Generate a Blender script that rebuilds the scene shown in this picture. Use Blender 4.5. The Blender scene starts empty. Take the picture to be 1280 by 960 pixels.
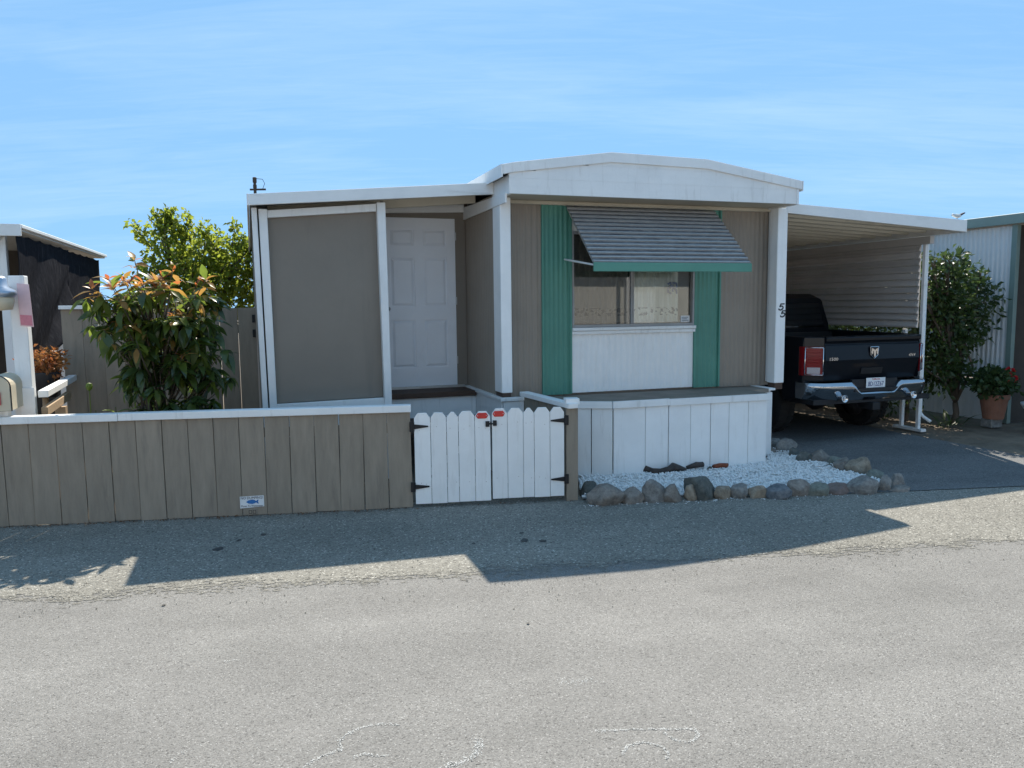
import bpy, bmesh, math, random
from mathutils import Vector, Matrix, noise as mnoise
import numpy as np
random.seed(7); rng = np.random.default_rng(7)
S = bpy.context.scene
COL = S.collection
R_ = math.radians

# ------------------------------------------------------------------ camera
AH = R_(18.6)      # the home and its carport stand turned by this much
AF = R_(8.0)       # road, verge and front fence
CAM_H = 1.8
def make_camera():
    th = math.atan(100/961.0); roll = 0.011
    F = Vector((0, math.cos(th), -math.sin(th))); R0 = Vector((1, 0, 0)); U0 = R0.cross(F)
    R = math.cos(roll)*R0 - math.sin(roll)*U0; U = math.cos(roll)*U0 + math.sin(roll)*R0
    m = Matrix(((R.x, U.x, -F.x, 0), (R.y, U.y, -F.y, 0), (R.z, U.z, -F.z, CAM_H), (0, 0, 0, 1)))
    cd = bpy.data.cameras.new('camera'); cd.sensor_width = 36; cd.lens = 36*961/1280
    cd.clip_start = .05; cd.clip_end = 3000
    c = bpy.data.objects.new('camera', cd); c.matrix_world = m; COL.objects.link(c); S.camera = c
make_camera()

# ------------------------------------------------------------------ sky, sun, exposure
SUN = Vector((0.027, 0.874, 1.0)).normalized()
def make_world():
    w = bpy.data.worlds.new('World'); S.world = w; w.use_nodes = True
    nt = w.node_tree; nt.nodes.clear(); N = nt.nodes.new; L = nt.links.new
    sky = N('ShaderNodeTexSky'); sky.sky_type = 'NISHITA'; sky.sun_disc = False
    sky.sun_elevation = math.asin(SUN.z); sky.sun_rotation = math.atan2(SUN.x, SUN.y)
    sky.air_density = 1.0; sky.dust_density = 0.0; sky.ozone_density = 4.0; sky.altitude = 10
    tc = N('ShaderNodeTexCoord')
    # a clear, dry sky: less horizon glow than sea-level air gives
    lift = N('ShaderNodeVectorMath'); lift.operation = 'ADD'; lift.inputs[1].default_value = (0, 0, .19); L(tc.outputs['Generated'], lift.inputs[0])
    nrm = N('ShaderNodeVectorMath'); nrm.operation = 'NORMALIZE'; L(lift.outputs[0], nrm.inputs[0]); L(nrm.outputs[0], sky.inputs[0])
    # thin cirrus: stretched noise projected on a high layer
    sep = N('ShaderNodeSeparateXYZ'); L(tc.outputs['Generated'], sep.inputs[0])
    zz = N('ShaderNodeMath'); zz.operation = 'MAXIMUM'; zz.inputs[1].default_value = .04; L(sep.outputs[2], zz.inputs[0])
    za = N('ShaderNodeMath'); za.operation = 'ADD'; za.inputs[1].default_value = .12; L(zz.outputs[0], za.inputs[0])
    dv = N('ShaderNodeVectorMath'); dv.operation = 'DIVIDE'
    cb = N('ShaderNodeCombineXYZ')
    for i in range(3): L(za.outputs[0], cb.inputs[i])
    L(tc.outputs['Generated'], dv.inputs[0]); L(cb.outputs[0], dv.inputs[1])
    mp = N('ShaderNodeMapping'); mp.inputs['Rotation'].default_value = (0, 0, R_(-12)); mp.inputs['Scale'].default_value = (.55, 1.7, .6)
    mp.inputs['Location'].default_value = (3.3, 1.2, 0)
    L(dv.outputs[0], mp.inputs[0])
    n1 = N('ShaderNodeTexNoise'); n1.inputs['Scale'].default_value = 1.0; n1.inputs['Detail'].default_value = 9; n1.inputs['Roughness'].default_value = .56; n1.inputs['Distortion'].default_value = .55
    L(mp.outputs[0], n1.inputs['Vector'])
    r1 = N('ShaderNodeMapRange'); r1.inputs[1].default_value = .42; r1.inputs[2].default_value = .84; r1.inputs[3].default_value = 0; r1.inputs[4].default_value = .30
    mp2 = N('ShaderNodeMapping'); mp2.inputs['Rotation'].default_value = (0, 0, R_(9)); mp2.inputs['Scale'].default_value = (1.6, 9, 2); L(dv.outputs[0], mp2.inputs[0])
    n2 = N('ShaderNodeTexNoise'); n2.inputs['Scale'].default_value = 1.3; n2.inputs['Detail'].default_value = 10; n2.inputs['Roughness'].default_value = .68; n2.inputs['Distortion'].default_value = 1.1; L(mp2.outputs[0], n2.inputs['Vector'])
    fm = N('ShaderNodeMath'); fm.operation = 'MULTIPLY_ADD'; fm.inputs[1].default_value = .35; L(n2.outputs[0], fm.inputs[0])
    fa = N('ShaderNodeMath'); fa.operation = 'MULTIPLY_ADD'; fa.inputs[1].default_value = .80; fa.inputs[2].default_value = -.075; L(n1.outputs[0], fa.inputs[0]); L(fa.outputs[0], fm.inputs[2])
    L(fm.outputs[0], r1.inputs[0])
    mx = N('ShaderNodeMix'); mx.data_type = 'RGBA'; L(r1.outputs[0], mx.inputs['Factor'])
    vl = N('ShaderNodeMix'); vl.data_type = 'RGBA'; vl.inputs['Factor'].default_value = .72      # high thin veil over the whole sky
    L(sky.outputs[0], vl.inputs['A']); vl.inputs['B'].default_value = (1.45, 3.05, 4.85, 1)
    L(vl.outputs['Result'], mx.inputs['A']); mx.inputs['B'].default_value = (4.6, 5.6, 6.7, 1)
    bg = N('ShaderNodeBackground'); bg.inputs[1].default_value = 0.077; L(mx.outputs['Result'], bg.inputs[0])
    o = N('ShaderNodeOutputWorld'); L(bg.outputs[0], o.inputs[0])
make_world()
def make_sun():
    d = bpy.data.lights.new('sun', 'SUN'); d.energy = 3.15; d.angle = R_(.53); d.color = (1, .925, .80)
    o = bpy.data.objects.new('sun', d); o.rotation_euler = SUN.to_track_quat('Z', 'Y').to_euler(); o.location = SUN*40; COL.objects.link(o)
make_sun()
S.view_settings.view_transform = 'Standard'; S.view_settings.look = 'None'
S.view_settings.exposure = 1.34; S.view_settings.gamma = 1.0; S.view_settings.use_curve_mapping = False
S.cycles.max_bounces = 8; S.cycles.transparent_max_bounces = 12; S.cycles.use_denoising = True

# ------------------------------------------------------------------ helpers
OFF = {}; ANG = {}
def fw(x, y, a):                       # frame -> world (plan)
    return (x*math.cos(a) - y*math.sin(a), x*math.sin(a) + y*math.cos(a))
def HW(x, y, z=0): p = fw(x, y, AH); return Vector((p[0], p[1], z))
FB = fw(0.05, 6.76, AF)                # front fence starts here (frame coords, left gate hinge)
def tag(o, label=None, cat=None, group=None, kind=None):
    if label: o['label'] = label
    if cat: o['category'] = cat
    if group: o['group'] = group
    if kind: o['kind'] = kind
    return o
def thing(name, label, cat, base=(0, 0, 0), ang=AH, group=None):
    o = bpy.data.objects.new(name, None); COL.objects.link(o); o.empty_display_size = .2
    p = fw(base[0], base[1], ang); o.location = (p[0], p[1], base[2]); o.rotation_euler = (0, 0, ang)
    OFF[o.name] = base; ANG[o.name] = ang
    return tag(o, label, cat, group)
class MB:
    def __init__(s): s.v = []; s.f = []
    def add(s, vs, fs):
        n = len(s.v); s.v += [tuple(v) for v in vs]; s.f += [tuple(i+n for i in f) for f in fs]; return s
    def box(s, x0, x1, y0, y1, z0, z1):
        return s.hexa([(x0, y0, z0), (x1, y0, z0), (x1, y1, z0), (x0, y1, z0), (x0, y0, z1), (x1, y0, z1), (x1, y1, z1), (x0, y1, z1)])
    def hexa(s, p):
        return s.add(p, [(3, 2, 1, 0), (4, 5, 6, 7), (0, 1, 5, 4), (1, 2, 6, 5), (2, 3, 7, 6), (3, 0, 4, 7)])
    def prism(s, poly, axis, a, b):    # poly: 2d points in the two other axes, in order
        def P(u, v, t): return {'x': (t, u, v), 'y': (u, t, v), 'z': (u, v, t)}[axis]
        n = len(poly); vs = [P(u, v, a) for u, v in poly] + [P(u, v, b) for u, v in poly]
        return s.add(vs, [tuple(range(n)), tuple(range(2*n-1, n-1, -1))] + [(i, i+n, (i+1) % n + n, (i+1) % n) for i in range(n)])
    def tube(s, pts, rad, n=8, cap=True):
        pts = [Vector(p) for p in pts]; rad = rad if hasattr(rad, '__len__') else [rad]*len(pts)
        rings = []; up = None
        for i, p in enumerate(pts):
            d = (pts[min(i+1, len(pts)-1)] - pts[max(i-1, 0)]).normalized()
            if up is None: up = Vector((0, 0, 1)) if abs(d.z) < .9 else Vector((1, 0, 0))
            a = d.cross(up).normalized(); b = a.cross(d).normalized(); up = b
            rings.append([p + rad[i]*(math.cos(t)*a + math.sin(t)*b) for t in [2*math.pi*k/n for k in range(n)]])
        vs = [v for r in rings for v in r]; fs = []
        for i in range(len(rings)-1):
            for k in range(n): fs.append((i*n+k, i*n+(k+1) % n, (i+1)*n+(k+1) % n, (i+1)*n+k))
        if cap: fs += [tuple(range(n-1, -1, -1)), tuple((len(rings)-1)*n+k for k in range(n))]
        return s.add(vs, fs)
    def lathe(s, prof, c=(0, 0, 0), n=24, axis='z'):   # prof: (r, t)
        vs = []; fs = []
        for r, t in prof:
            for k in range(n):
                a = 2*math.pi*k/n; u, v = r*math.cos(a), r*math.sin(a)
                q = {'z': (u, v, t), 'x': (t, u, v), 'y': (u, t, v)}[axis]
                vs.append((q[0]+c[0], q[1]+c[1], q[2]+c[2]))
        for i in range(len(prof)-1):
            for k in range(n): fs.append((i*n+k, i*n+(k+1) % n, (i+1)*n+(k+1) % n, (i+1)*n+k))
        return s.add(vs, fs)
    def map(s, fn): s.v = [tuple(fn(*v)) for v in s.v]; return s
    def build(s, name, mat, parent=None, bevel=0, smooth=False, seg=1, world=None, recalc=True):
        if parent is not None:
            r = parent
            while r.parent is not None: r = r.parent
            ox, oy, oz = OFF[r.name]
            vs = [(x-ox, y-oy, z-oz) for x, y, z in s.v]
        else: vs = s.v
        me = bpy.data.meshes.new(name); me.from_pydata(vs, [], s.f)
        if bevel or recalc:
            bm = bmesh.new(); bm.from_mesh(me)
            if recalc: bmesh.ops.recalc_face_normals(bm, faces=bm.faces)
            if bevel:
                es = [e for e in bm.edges if len(e.link_faces) == 2 and e.calc_face_angle(0) > .5]
                bmesh.ops.bevel(bm, geom=es, offset=bevel, segments=seg, affect='EDGES', profile=.6, clamp_overlap=True)
            bm.to_mesh(me); bm.free()
        if smooth: me.shade_smooth()
        mats = mat if isinstance(mat, (list, tuple)) else [mat]
        for m in mats: me.materials.append(m)
        o = bpy.data.objects.new(name, me); COL.objects.link(o)
        if parent is not None: o.parent = parent
        return o
def inst(src, name, parent, loc=(0, 0, 0), rot=(0, 0, 0), sc=(1, 1, 1)):
    o = bpy.data.objects.new(name, src if isinstance(src, bpy.types.Mesh) else src.data); COL.objects.link(o)
    o.parent = parent; o.location = loc; o.rotation_euler = rot; o.scale = sc
    return o
def place(o, x, y, z=0, ang=AH, rz=None):
    p = fw(x, y, ang); o.location = (p[0], p[1], z); o.rotation_euler = (0, 0, ang if rz is None else rz); return o
def ribs(x0, x1, z0, z1, y, pitch=.06, depth=.008, duty=.5, back=.03):
    """vertically fluted metal sheet facing -y, closed at the back"""
    m = MB(); pts = []; n = max(1, round((x1-x0)/pitch)); p = (x1-x0)/n
    for i in range(n):
        a = x0+i*p
        pts += [(a, y), (a+p*(1-duty)*.5, y), (a+p*(.5-duty*.1), y+depth), (a+p*(.5+duty*.5), y+depth)]
    pts += [(x1, y), (x1, y+back), (x0, y+back)]
    return m.prism(pts, 'z', z0, z1)

# ------------------------------------------------------------------ materials
def newmat(name):
    m = bpy.data.materials.new(name); m.use_nodes = True; nt = m.node_tree
    return m, nt, nt.nodes['Principled BSDF']
def nd(nt, t, **kw):
    n = nt.nodes.new(t)
    for k, v in kw.items():
        if k.startswith('i_'):
            n.inputs[k[2:].replace('_', ' ')].default_value = v
        else: setattr(n, k, v)
    return n
def pos(nt, scale=(1, 1, 1), rot=AH):
    g = nd(nt, 'ShaderNodeNewGeometry'); mp = nd(nt, 'ShaderNodeMapping'); mp.vector_type = 'POINT'
    vr = nd(nt, 'ShaderNodeVectorRotate'); vr.rotation_type = 'Z_AXIS'; vr.inputs['Angle'].default_value = -rot
    nt.links.new(g.outputs['Position'], vr.inputs['Vector']); nt.links.new(vr.outputs[0], mp.inputs[0])
    mp.inputs['Scale'].default_value = scale
    return mp.outputs[0]
def rgb(c, k=1): return (min(1, c[0]*k), min(1, c[1]*k), min(1, c[2]*k), 1)
def mat(name, col, rough=.6, var=.12, scale=5, metal=0, bump=0, bscale=80, spec=.4, dirt=None, dirt_amt=.5, dirt_scale=(4, 4, 1.5), rot=AH, stretch=(1, 1, 1), coat=0, dirt_lo=.55, dirt_hi=.75, objvar=0):
    m, nt, b = newmat(name); L = nt.links.new
    n = nd(nt, 'ShaderNodeTexNoise'); n.inputs['Scale'].default_value = scale; n.inputs['Detail'].default_value = 6; n.inputs['Roughness'].default_value = .65
    L(pos(nt, stretch, rot), n.inputs['Vector'])
    r = nd(nt, 'ShaderNodeMapRange'); r.inputs[1].default_value = .3; r.inputs[2].default_value = .7
    L(n.outputs[0], r.inputs[0])
    mx = nd(nt, 'ShaderNodeMix', data_type='RGBA'); mx.inputs['A'].default_value = rgb(col, 1-var); mx.inputs['B'].default_value = rgb(col, 1+var)
    L(r.outputs[0], mx.inputs['Factor']); out = mx.outputs['Result']
    if dirt:
        n2 = nd(nt, 'ShaderNodeTexNoise'); n2.inputs['Scale'].default_value = 1; n2.inputs['Detail'].default_value = 8; n2.inputs['Roughness'].default_value = .7
        L(pos(nt, dirt_scale, rot), n2.inputs['Vector'])
        r2 = nd(nt, 'ShaderNodeMapRange'); r2.inputs[1].default_value = dirt_lo; r2.inputs[2].default_value = dirt_hi; r2.inputs[4].default_value = dirt_amt
        L(n2.outputs[0], r2.inputs[0])
        m2 = nd(nt, 'ShaderNodeMix', data_type='RGBA'); L(r2.outputs[0], m2.inputs['Factor']); L(out, m2.inputs['A']); m2.inputs['B'].default_value = rgb(dirt)
        out = m2.outputs['Result']
    if objvar:
        oi = nd(nt, 'ShaderNodeObjectInfo'); mr = nd(nt, 'ShaderNodeMapRange'); mr.inputs[3].default_value = 1-objvar; mr.inputs[4].default_value = 1+objvar; L(oi.outputs['Random'], mr.inputs[0])
        sc3 = nd(nt, 'ShaderNodeVectorMath', operation='SCALE'); L(out, sc3.inputs[0]); L(mr.outputs[0], sc3.inputs['Scale']); out = sc3.outputs[0]
    L(out, b.inputs['Base Color'])
    b.inputs['Roughness'].default_value = rough; b.inputs['Metallic'].default_value = metal
    b.inputs['Specular IOR Level'].default_value = spec; b.inputs['Coat Weight'].default_value = coat
    b.inputs['Coat Roughness'].default_value = .04
    if bump:
        n3 = nd(nt, 'ShaderNodeTexNoise'); n3.inputs['Scale'].default_value = bscale; n3.inputs['Detail'].default_value = 4
        L(pos(nt, stretch, rot), n3.inputs['Vector'])
        bp = nd(nt, 'ShaderNodeBump'); bp.inputs['Strength'].default_value = bump; bp.inputs['Distance'].default_value = .01
        L(n3.outputs[0], bp.inputs['Height']); L(bp.outputs[0], b.inputs['Normal'])
    return m
def asphalt(name, dark, light, stone, patch=.12, agg=95, bstr=.5, crack=True):
    m, nt, b = newmat(name); L = nt.links.new; P = pos(nt, (1, 1, 1), AF)
    v = nd(nt, 'ShaderNodeTexVoronoi'); v.inputs['Scale'].default_value = agg; L(P, v.inputs['Vector'])
    sp = nd(nt, 'ShaderNodeSeparateColor'); L(v.outputs['Color'], sp.inputs[0])
    cr = nd(nt, 'ShaderNodeValToRGB'); e = cr.color_ramp.elements
    e[0].position = .0; e[0].color = rgb(dark); e[1].position = .62; e[1].color = rgb(light)
    x = e.new(.93); x.color = rgb(light, 1.1); x = e.new(.985); x.color = rgb(stone)
    x = e.new(.10); x.color = rgb(light, .78)
    L(sp.outputs[0], cr.inputs[0])
    n = nd(nt, 'ShaderNodeTexNoise'); n.inputs['Scale'].default_value = .9; n.inputs['Detail'].default_value = 7; n.inputs['Roughness'].default_value = .6
    L(pos(nt, (.6, 1.6, 1), AF), n.inputs['Vector'])
    r = nd(nt, 'ShaderNodeMapRange'); r.inputs[1].default_value = .25; r.inputs[2].default_value = .75; r.inputs[3].default_value = 1-patch; r.inputs[4].default_value = 1+patch
    L(n.outputs[0], r.inputs[0])
    ml = nd(nt, 'ShaderNodeVectorMath', operation='SCALE'); L(cr.outputs[0], ml.inputs[0]); L(r.outputs[0], ml.inputs['Scale']); out = ml.outputs[0]
    n5 = nd(nt, 'ShaderNodeTexNoise'); n5.inputs['Scale'].default_value = 22; n5.inputs['Detail'].default_value = 5; n5.inputs['Roughness'].default_value = .75; L(P, n5.inputs['Vector'])
    r5 = nd(nt, 'ShaderNodeMapRange'); r5.inputs[1].default_value = .25; r5.inputs[2].default_value = .42; r5.inputs[3].default_value = .62; r5.inputs[4].default_value = 1
    L(n5.outputs[0], r5.inputs[0])
    m5 = nd(nt, 'ShaderNodeVectorMath', operation='SCALE'); L(out, m5.inputs[0]); L(r5.outputs[0], m5.inputs['Scale']); out = m5.outputs[0]
    for sc4, st4, lo, hi, a4, b4 in ((.35, (.35, 2.6, 1), .3, .7, .90, 1.09), (3.2, (1, 1, 1), .3, .7, .95, 1.05), (75, (.45, 1, 1), .30, .37, .45, 1.0)):
        n6 = nd(nt, 'ShaderNodeTexNoise'); n6.inputs['Scale'].default_value = sc4; n6.inputs['Detail'].default_value = 4; L(pos(nt, st4, AF), n6.inputs['Vector'])
        r6 = nd(nt, 'ShaderNodeMapRange'); r6.inputs[1].default_value = lo; r6.inputs[2].default_value = hi; r6.inputs[3].default_value = a4; r6.inputs[4].default_value = b4; L(n6.outputs[0], r6.inputs[0])
        m6 = nd(nt, 'ShaderNodeVectorMath', operation='SCALE'); L(out, m6.inputs[0]); L(r6.outputs[0], m6.inputs['Scale']); out = m6.outputs[0]
    L(out, b.inputs['Base Color']); b.inputs['Roughness'].default_value = .9; b.inputs['Specular IOR Level'].default_value = .2
    n4 = nd(nt, 'ShaderNodeTexNoise'); n4.inputs['Scale'].default_value = agg*.45; n4.inputs['Detail'].default_value = 5; L(P, n4.inputs['Vector'])
    ad = nd(nt, 'ShaderNodeMath', operation='SUBTRACT'); L(n4.outputs[0], ad.inputs[0]); L(v.outputs['Distance'], ad.inputs[1])
    bp = nd(nt, 'ShaderNodeBump'); bp.inputs['Strength'].default_value = bstr; bp.inputs['Distance'].default_value = .006
    L(ad.outputs[0], bp.inputs['Height']); L(bp.outputs[0], b.inputs['Normal'])
    return m
def leafmat(name, c1, c2, trans=.35, rough=.4, tcol=None, spec=.4):
    m, nt, b = newmat(name); L = nt.links.new
    n = nd(nt, 'ShaderNodeTexNoise'); n.inputs['Scale'].default_value = 7; n.inputs['Detail'].default_value = 3; L(pos(nt), n.inputs['Vector'])
    r = nd(nt, 'ShaderNodeMapRange'); r.inputs[1].default_value = .35; r.inputs[2].default_value = .65; L(n.outputs[0], r.inputs[0])
    mx = nd(nt, 'ShaderNodeMix', data_type='RGBA'); mx.inputs['A'].default_value = rgb(c1); mx.inputs['B'].default_value = rgb(c2); L(r.outputs[0], mx.inputs['Factor'])
    L(mx.outputs['Result'], b.inputs['Base Color']); b.inputs['Roughness'].default_value = rough; b.inputs['Specular IOR Level'].default_value = spec
    t = nd(nt, 'ShaderNodeBsdfTranslucent')
    k = nd(nt, 'ShaderNodeVectorMath', operation='SCALE'); k.inputs['Scale'].default_value = 2.2
    if tcol: t.inputs[0].default_value = rgb(tcol)
    else: L(mx.outputs['Result'], k.inputs[0]); L(k.outputs[0], t.inputs[0])
    ms = nd(nt, 'ShaderNodeMixShader'); ms.inputs[0].default_value = trans
    L(b.outputs[0], ms.inputs[1]); L(t.outputs[0], ms.inputs[2]); L(ms.outputs[0], nt.nodes['Material Output'].inputs[0])
    return m
def glassmat(name, tint=(.8, .85, .85), ior=1.5, boost=0.0):
    m, nt, b = newmat(name); nt.nodes.remove(b); L = nt.links.new
    t = nd(nt, 'ShaderNodeBsdfTransparent'); t.inputs[0].default_value = rgb(tint)
    g = nd(nt, 'ShaderNodeBsdfGlossy'); g.inputs['Roughness'].default_value = .01
    f = nd(nt, 'ShaderNodeFresnel'); f.inputs[0].default_value = ior
    a = nd(nt, 'ShaderNodeMath', operation='ADD', use_clamp=True); a.inputs[1].default_value = boost; L(f.outputs[0], a.inputs[0])
    ms = nd(nt, 'ShaderNodeMixShader'); L(a.outputs[0], ms.inputs[0]); L(t.outputs[0], ms.inputs[1]); L(g.outputs[0], ms.inputs[2])
    L(ms.outputs[0], nt.nodes['Material Output'].inputs[0]); return m

M = {}
WHITE = (.80, .80, .79)
M['white'] = mat('white_paint', WHITE, .55, .05, 3, dirt=(.42, .40, .36), dirt_amt=.45, dirt_scale=(13, 13, 1.6), bump=.08, bscale=40)
M['white_clean'] = mat('white_paint_new', (.84, .84, .83), .45, .04, 4, objvar=.03, dirt=(.5, .48, .44), dirt_amt=.32, dirt_scale=(16, 16, 1.8), bump=.06, bscale=50)
M['white_metal'] = mat('white_metal', (.78, .78, .77), .42, .06, 2.5, dirt=(.40, .38, .34), dirt_amt=.45, dirt_scale=(1.2, 1.2, 9))
M['door'] = mat('door_paint', (.84, .85, .88), .4, .03, 3, dirt=(.45, .45, .45), dirt_amt=.2)
M['grey_wall'] = mat('taupe_siding', (.295, .25, .205), .6, .07, 2.2, dirt=(.19, .165, .145), dirt_amt=.35, dirt_scale=(9, 9, .8))
M['grey_panel'] = mat('taupe_panel', (.232, .20, .166), .7, .06, 1.6, dirt=(.13, .12, .105), dirt_amt=.3, dirt_scale=(5, 5, .6), bump=.05, bscale=30)
M['fence'] = mat('taupe_fence', (.275, .23, .18), .75, .14, 3, objvar=.07, dirt=(.11, .095, .08), dirt_amt=.45, dirt_scale=(14, 14, 1.6), bump=.12, bscale=50, stretch=(6, 6, 1))
M['green'] = mat('green_metal', (.088, .262, .205), .45, .1, 2, dirt=(.055, .22, .17), dirt_amt=.4, dirt_scale=(10, 10, .9))
M['green_trim'] = mat('green_trim', (.09, .27, .21), .45, .08, 2)
M['awn'] = mat('weathered_aluminium', (.28, .28, .275), .55, .12, 8, objvar=.15, dirt=(.075, .08, .09), dirt_amt=.93, dirt_scale=(7, 18, 26), dirt_lo=.34, dirt_hi=.56, metal=.1)
M['awn_lip'] = mat('skylit_slat_lip', (.36, .36, .357), .5, .12, 20, dirt=(.3, .3, .3), dirt_amt=.4, dirt_scale=(9, 9, 30))  # lighter than the slat: sky catching the lip is put into the colour
M['alu_dull'] = mat('oxidised_aluminium', (.30, .30, .30), .5, .12, 9, metal=.3)
M['alu'] = mat('aluminium', (.55, .55, .54), .35, .08, 9, metal=.7)
M['siding'] = mat('brown_aluminium_siding', (.58, .54, .51), .45, .08, 2, dirt=(.28, .25, .23), dirt_amt=.4, objvar=.12, dirt_scale=(2, 1.2, 12))
M['under'] = mat('cream_roof_pan', (.62, .58, .49), .55, .06, 2, dirt=(.22, .18, .13), dirt_amt=.3)
M['soffit'] = mat('soffit_board', (.52, .47, .38), .7, .08, 2, dirt=(.25, .2, .15), dirt_amt=.4)
M['faded'] = mat('old_number_ghost', (.60, .58, .55), .6, .1, 30)
M['wood'] = mat('brown_deck_wood', (.085, .05, .035), .7, .25, 5, stretch=(2, 8, 8), bump=.2)
M['deck'] = mat('weathered_deck_grey', (.235, .20, .165), .85, .2, 4, dirt=(.08, .06, .045), dirt_amt=.6, dirt_scale=(2, 5, 1), bump=.15, bscale=30)
M['rawwood'] = mat('bare_lumber', (.42, .30, .19), .75, .15, 6, stretch=(2, 6, 6), bump=.1)
M['black'] = mat('black_iron', (.012, .012, .014), .5, .1, 8)
M['dark'] = mat('dark_void', (.02, .018, .017), .9, .2, 3)
M['red_reflect'] = mat('red_reflector', (.60, .02, .02), .25, .06, 20, coat=.5)
M['numeral'] = mat('numeral_black', (.012, .013, .02), .5, .1, 9)
M['paint'] = mat('truck_paint', (.006, .008, .012), .5, .1, 2, coat=.32, spec=.12)
M['bumper'] = mat('bumper_chrome', (.42, .44, .47), .10, .03, 4, metal=1)
M['chrome'] = mat('chrome', (.72, .73, .75), .08, .03, 4, metal=1)
M['black_plastic'] = mat('black_plastic', (.018, .018, .02), .6, .1, 12, bump=.1)
M['rubber'] = mat('tyre_rubber', (.018, .018, .018), .85, .15, 12, bump=.2)
M['rim'] = mat('wheel_alloy', (.30, .30, .32), .35, .05, 8, metal=.8)
M['lamp_red'] = mat('tail_lamp_red', (.24, .006, .01), .35, .05, 10, coat=.25, spec=.2)
M['lamp_clear'] = mat('reverse_lamp_clear', (.45, .40, .41), .3, .1, 60, coat=.3)
M['plate'] = mat('licence_plate', (.78, .79, .80), .4, .02, 6)
M['plate_blue'] = mat('plate_characters', (.02, .04, .18), .5, .05, 6)
M['plate_red'] = mat('plate_state_name', (.5, .03, .03), .5, .05, 6)
M['car_glass'] = mat('tinted_glass', (.006, .008, .01), .04, .05, 3, spec=.6)
M['glass'] = glassmat('window_glass', (.82, .86, .85), 1.5, .05)
M['screen'] = glassmat('screened_glass', (.58, .59, .58), 1.5, .04)
M['sign_white'] = mat('sign_white', (.75, .76, .77), .5, .05, 15, dirt=(.4, .38, .34), dirt_amt=.3, dirt_scale=(40, 40, 40))
M['sign_blue'] = mat('sign_blue', (.03, .16, .42), .5, .08, 20)
M['sign_ink'] = mat('sign_ink', (.03, .035, .06), .6, .1, 20)
M['sign_pink'] = mat('faded_pink_sign', (.72, .50, .52), .6, .08, 9)
M['sign_pinkred'] = mat('faded_red_sign', (.62, .22, .27), .6, .1, 30)
M['sticker_blue'] = mat('sticker_blue', (.01, .05, .25), .5, .05, 20)
M['cream'] = mat('cream_mailbox', (.58, .50, .37), .5, .06, 5)
M['red'] = mat('red_flag', (.50, .10, .09), .5, .08, 5)
M['lantern'] = mat('galvanised_lantern', (.40, .45, .52), .3, .1, 9, metal=.7)
M['cloth'] = mat('black_shade_cloth', (.028, .028, .032), 1.0, .35, 14, spec=0, dirt=(.10, .10, .108), dirt_amt=.6, dirt_scale=(5, 9, 2.5), stretch=(1, 3, 1), bump=.25, bscale=220)
M['terra'] = mat('terracotta', (.27, .12, .075), .8, .15, 8, dirt=(.25, .2, .17), dirt_amt=.4)
M['pot_dark'] = mat('dark_pot', (.03, .03, .035), .6, .1, 6)
M['bark'] = mat('bark', (.11, .085, .065), .9, .3, 14, bump=.5, stretch=(1, 1, .3))
M['stem_green'] = mat('green_stem', (.10, .11, .04), .6, .2, 9)
M['drift'] = mat('driftwood', (.06, .048, .042), .85, .4, 18, bump=.6, bscale=45)
M['brick'] = mat('brick_bit', (.22, .065, .035), .9, .3, 30, bump=.5)
M['litter'] = mat('dry_leaf_litter', (.16, .085, .045), .9, .4, 40)
M['rusty'] = mat('nail_rust', (.30, .25, .21), .7, .3, 60)
M['soil'] = mat('dry_soil', (.17, .135, .10), .95, .3, 3, dirt=(.09, .08, .05), dirt_amt=.6, dirt_scale=(7, 7, 7), bump=.8, bscale=35)
M['gravel'] = mat('white_marble_chip', (.80, .80, .79), .6, .12, 60, dirt=(.45, .42, .37), dirt_amt=.5, dirt_scale=(5, 5, 5), dirt_lo=.52, dirt_hi=.72)
M['gravel_base'] = mat('gravel_bed', (.55, .55, .54), .9, .3, 60, bump=.6, bscale=60)
M['road'] = asphalt('worn_asphalt', (.10, .095, .089), (.232, .222, .207), (.36, .347, .327), .13, 190, .5)
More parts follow.
